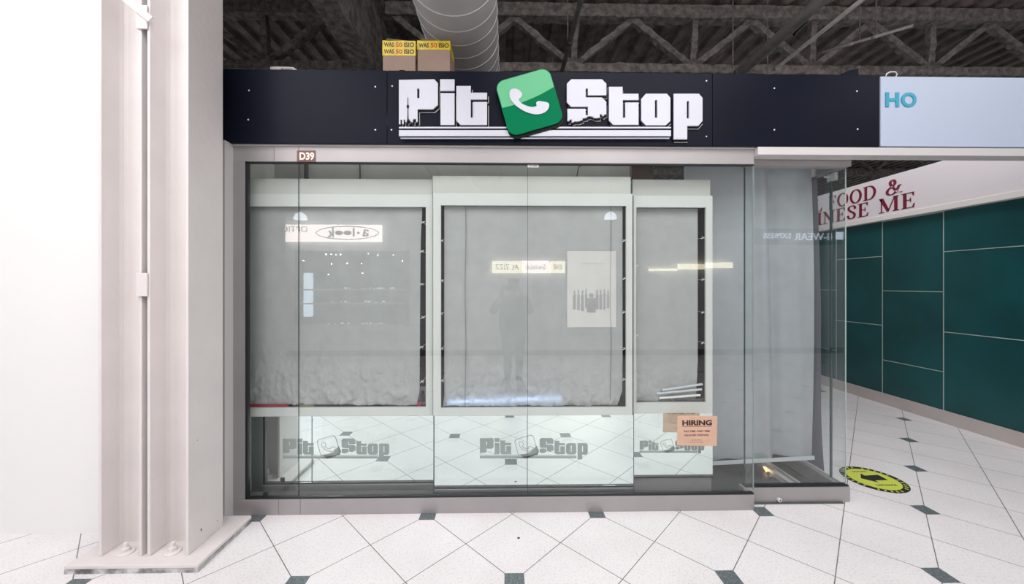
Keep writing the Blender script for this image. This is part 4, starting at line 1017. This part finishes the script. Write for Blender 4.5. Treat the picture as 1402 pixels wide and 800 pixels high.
bp = [B(0, 0, 0.92, (0.125, 0.10)), B(0, 0, 1.06, (0.115, 0.085)), B(0, 0, 1.22, (0.14, 0.09)), B(0, 0, 1.34, (0.12, 0.075)), B(0, 0.005, 1.40, 0.052), B(0, 0.02, 1.46, (0.062, 0.07)), B(0, 0.025, 1.53, (0.070, 0.085)), B(0, 0.015, 1.60, 0.045),
      B(-0.17, 0, 1.33, 0.05), B(-0.31, 0.02, 1.15, 0.042), B(-0.20, 0.20, 1.32, 0.030), B(-0.165, 0.27, 1.46, (0.026, 0.03)),
      B(0.17, 0, 1.33, 0.05), B(0.25, 0.02, 1.14, 0.042), B(0.14, 0.20, 1.32, 0.030), B(0.085, 0.27, 1.46, (0.026, 0.03)),
      B(-0.085, 0, 0.84, 0.082), B(-0.085, 0.01, 0.48, 0.052), B(-0.085, -0.01, 0.30, 0.048), B(-0.085, -0.01, 0.09, 0.034), B(-0.09, 0.12, 0.03, (0.035, 0.022)),
      B(0.085, 0, 0.84, 0.082), B(0.085, 0.01, 0.48, 0.052), B(0.085, -0.01, 0.30, 0.048), B(0.085, -0.01, 0.09, 0.034), B(0.09, 0.12, 0.03, (0.035, 0.022))]
be = [(0, 1), (1, 2), (2, 3), (3, 4), (4, 5), (5, 6), (6, 7), (3, 8), (8, 9), (9, 10), (10, 11), (3, 12), (12, 13), (13, 14), (14, 15), (0, 16), (16, 17), (17, 18), (18, 19), (19, 20), (0, 21), (21, 22), (22, 23), (23, 24), (24, 25)]
n0 = len(bp)
for hand, sx in ((11, 1), (15, -1)):   # five fingers closing on the phone
    hx, hy, hz = bp[hand][0], bp[hand][1], bp[hand][2]
    for k in range(4):
        z = hz+0.035+0.004*k-0.014*(k-1); L = (0.030, 0.036, 0.034, 0.026)[k]
        i = len(bp); zz = 1.495+0.020*k
        bp += [(hx+sx*0.010, hy+0.02, zz-0.02, 0.0085), (hx+sx*0.018, hy+0.04, zz, 0.008), (hx+sx*(0.02+L*0.7), hy+0.045, zz+0.004, 0.007)]
        be += [(hand, i), (i, i+1), (i+1, i+2)]
    i = len(bp); bp += [(hx+sx*0.02, hy-0.012, 1.49, 0.010), (hx+sx*0.045, hy-0.004, 1.505, 0.0085)]; be += [(hand, i), (i, i+1)]
skin('body', bp, be, M['skin'], pr)
cp = [B(0, 0, 0.76, (0.235, 0.16)), B(0, 0, 0.95, (0.235, 0.15)), B(0, 0, 1.12, (0.22, 0.14)), B(0, 0, 1.27, (0.19, 0.12)), B(0, 0, 1.375, (0.10, 0.075)),
      B(-0.20, 0, 1.32, 0.075), B(-0.32, 0.02, 1.14, 0.062), B(-0.20, 0.19, 1.31, 0.042), B(0.19, 0, 1.32, 0.075), B(0.26, 0.02, 1.13, 0.056), B(0.14, 0.19, 1.31, 0.042)]
skin('coat', cp, [(0, 1), (1, 2), (2, 3), (3, 4), (3, 5), (5, 6), (6, 7), (3, 8), (8, 9), (9, 10)], M['coat'], pr)
tp = [B(0, 0, 0.90, (0.14, 0.115)), B(-0.09, 0, 0.82, 0.11), B(-0.085, 0.01, 0.48, 0.066), B(-0.085, -0.01, 0.12, 0.052), B(0.09, 0, 0.82, 0.11), B(0.085, 0.01, 0.48, 0.066), B(0.085, -0.01, 0.12, 0.052)]
skin('trousers', tp, [(0, 1), (1, 2), (2, 3), (0, 4), (4, 5), (5, 6)], M['trouser'], pr)
for sx in (-1, 1):
    skin('shoe', [B(sx*0.088, -0.05, 0.045, (0.042, 0.040)), B(sx*0.09, 0.05, 0.042, (0.045, 0.038)), B(sx*0.095, 0.17, 0.032, (0.042, 0.028))], [(0, 1), (1, 2)], M['coat'], pr, root=1)
skin('hair', [B(0, -0.01, 1.46, (0.075, 0.06)), B(0, -0.02, 1.54, (0.085, 0.085)), B(0, -0.005, 1.615, (0.062, 0.07))], [(0, 1), (1, 2)], M['hair'], pr, root=1)
fc = MB()
for sx in (-1, 1): fc.lathe([(0.003, -0.006), (0.008, 0), (0.003, 0.006)], (px_+sx*0.028, py_+0.108, 1.535), 'Z', 10)
fc.build('eye', M['coat'], pr)
fc = MB(); fc.bar((px_, py_+0.108, 1.535), (px_, py_+0.125, 1.497), 0.018, 0.012); fc.build('nose', M['skin'], pr)
fc = MB(); fc.bar((px_-0.02, py_+0.105, 1.468), (px_+0.02, py_+0.105, 1.468), 0.006, 0.008); fc.build('mouth', M['pink'], pr)
ph = thing('smartphone', 'dark phone held up by the reflected person', 'phone', (0.075, -0.05, 1.48))
MB().box(0.002, 0.152, -0.062, -0.054, 1.475, 1.552, 0.003).build('phone_body', M['gasket'], ph)
MB().lathe([(0.009, 0.0), (0.009, 0.003), (0.006, 0.004)], (0.02, -0.0535, 1.535), 'Y', 16).build('phone_lens', M['glass_edge'], ph)
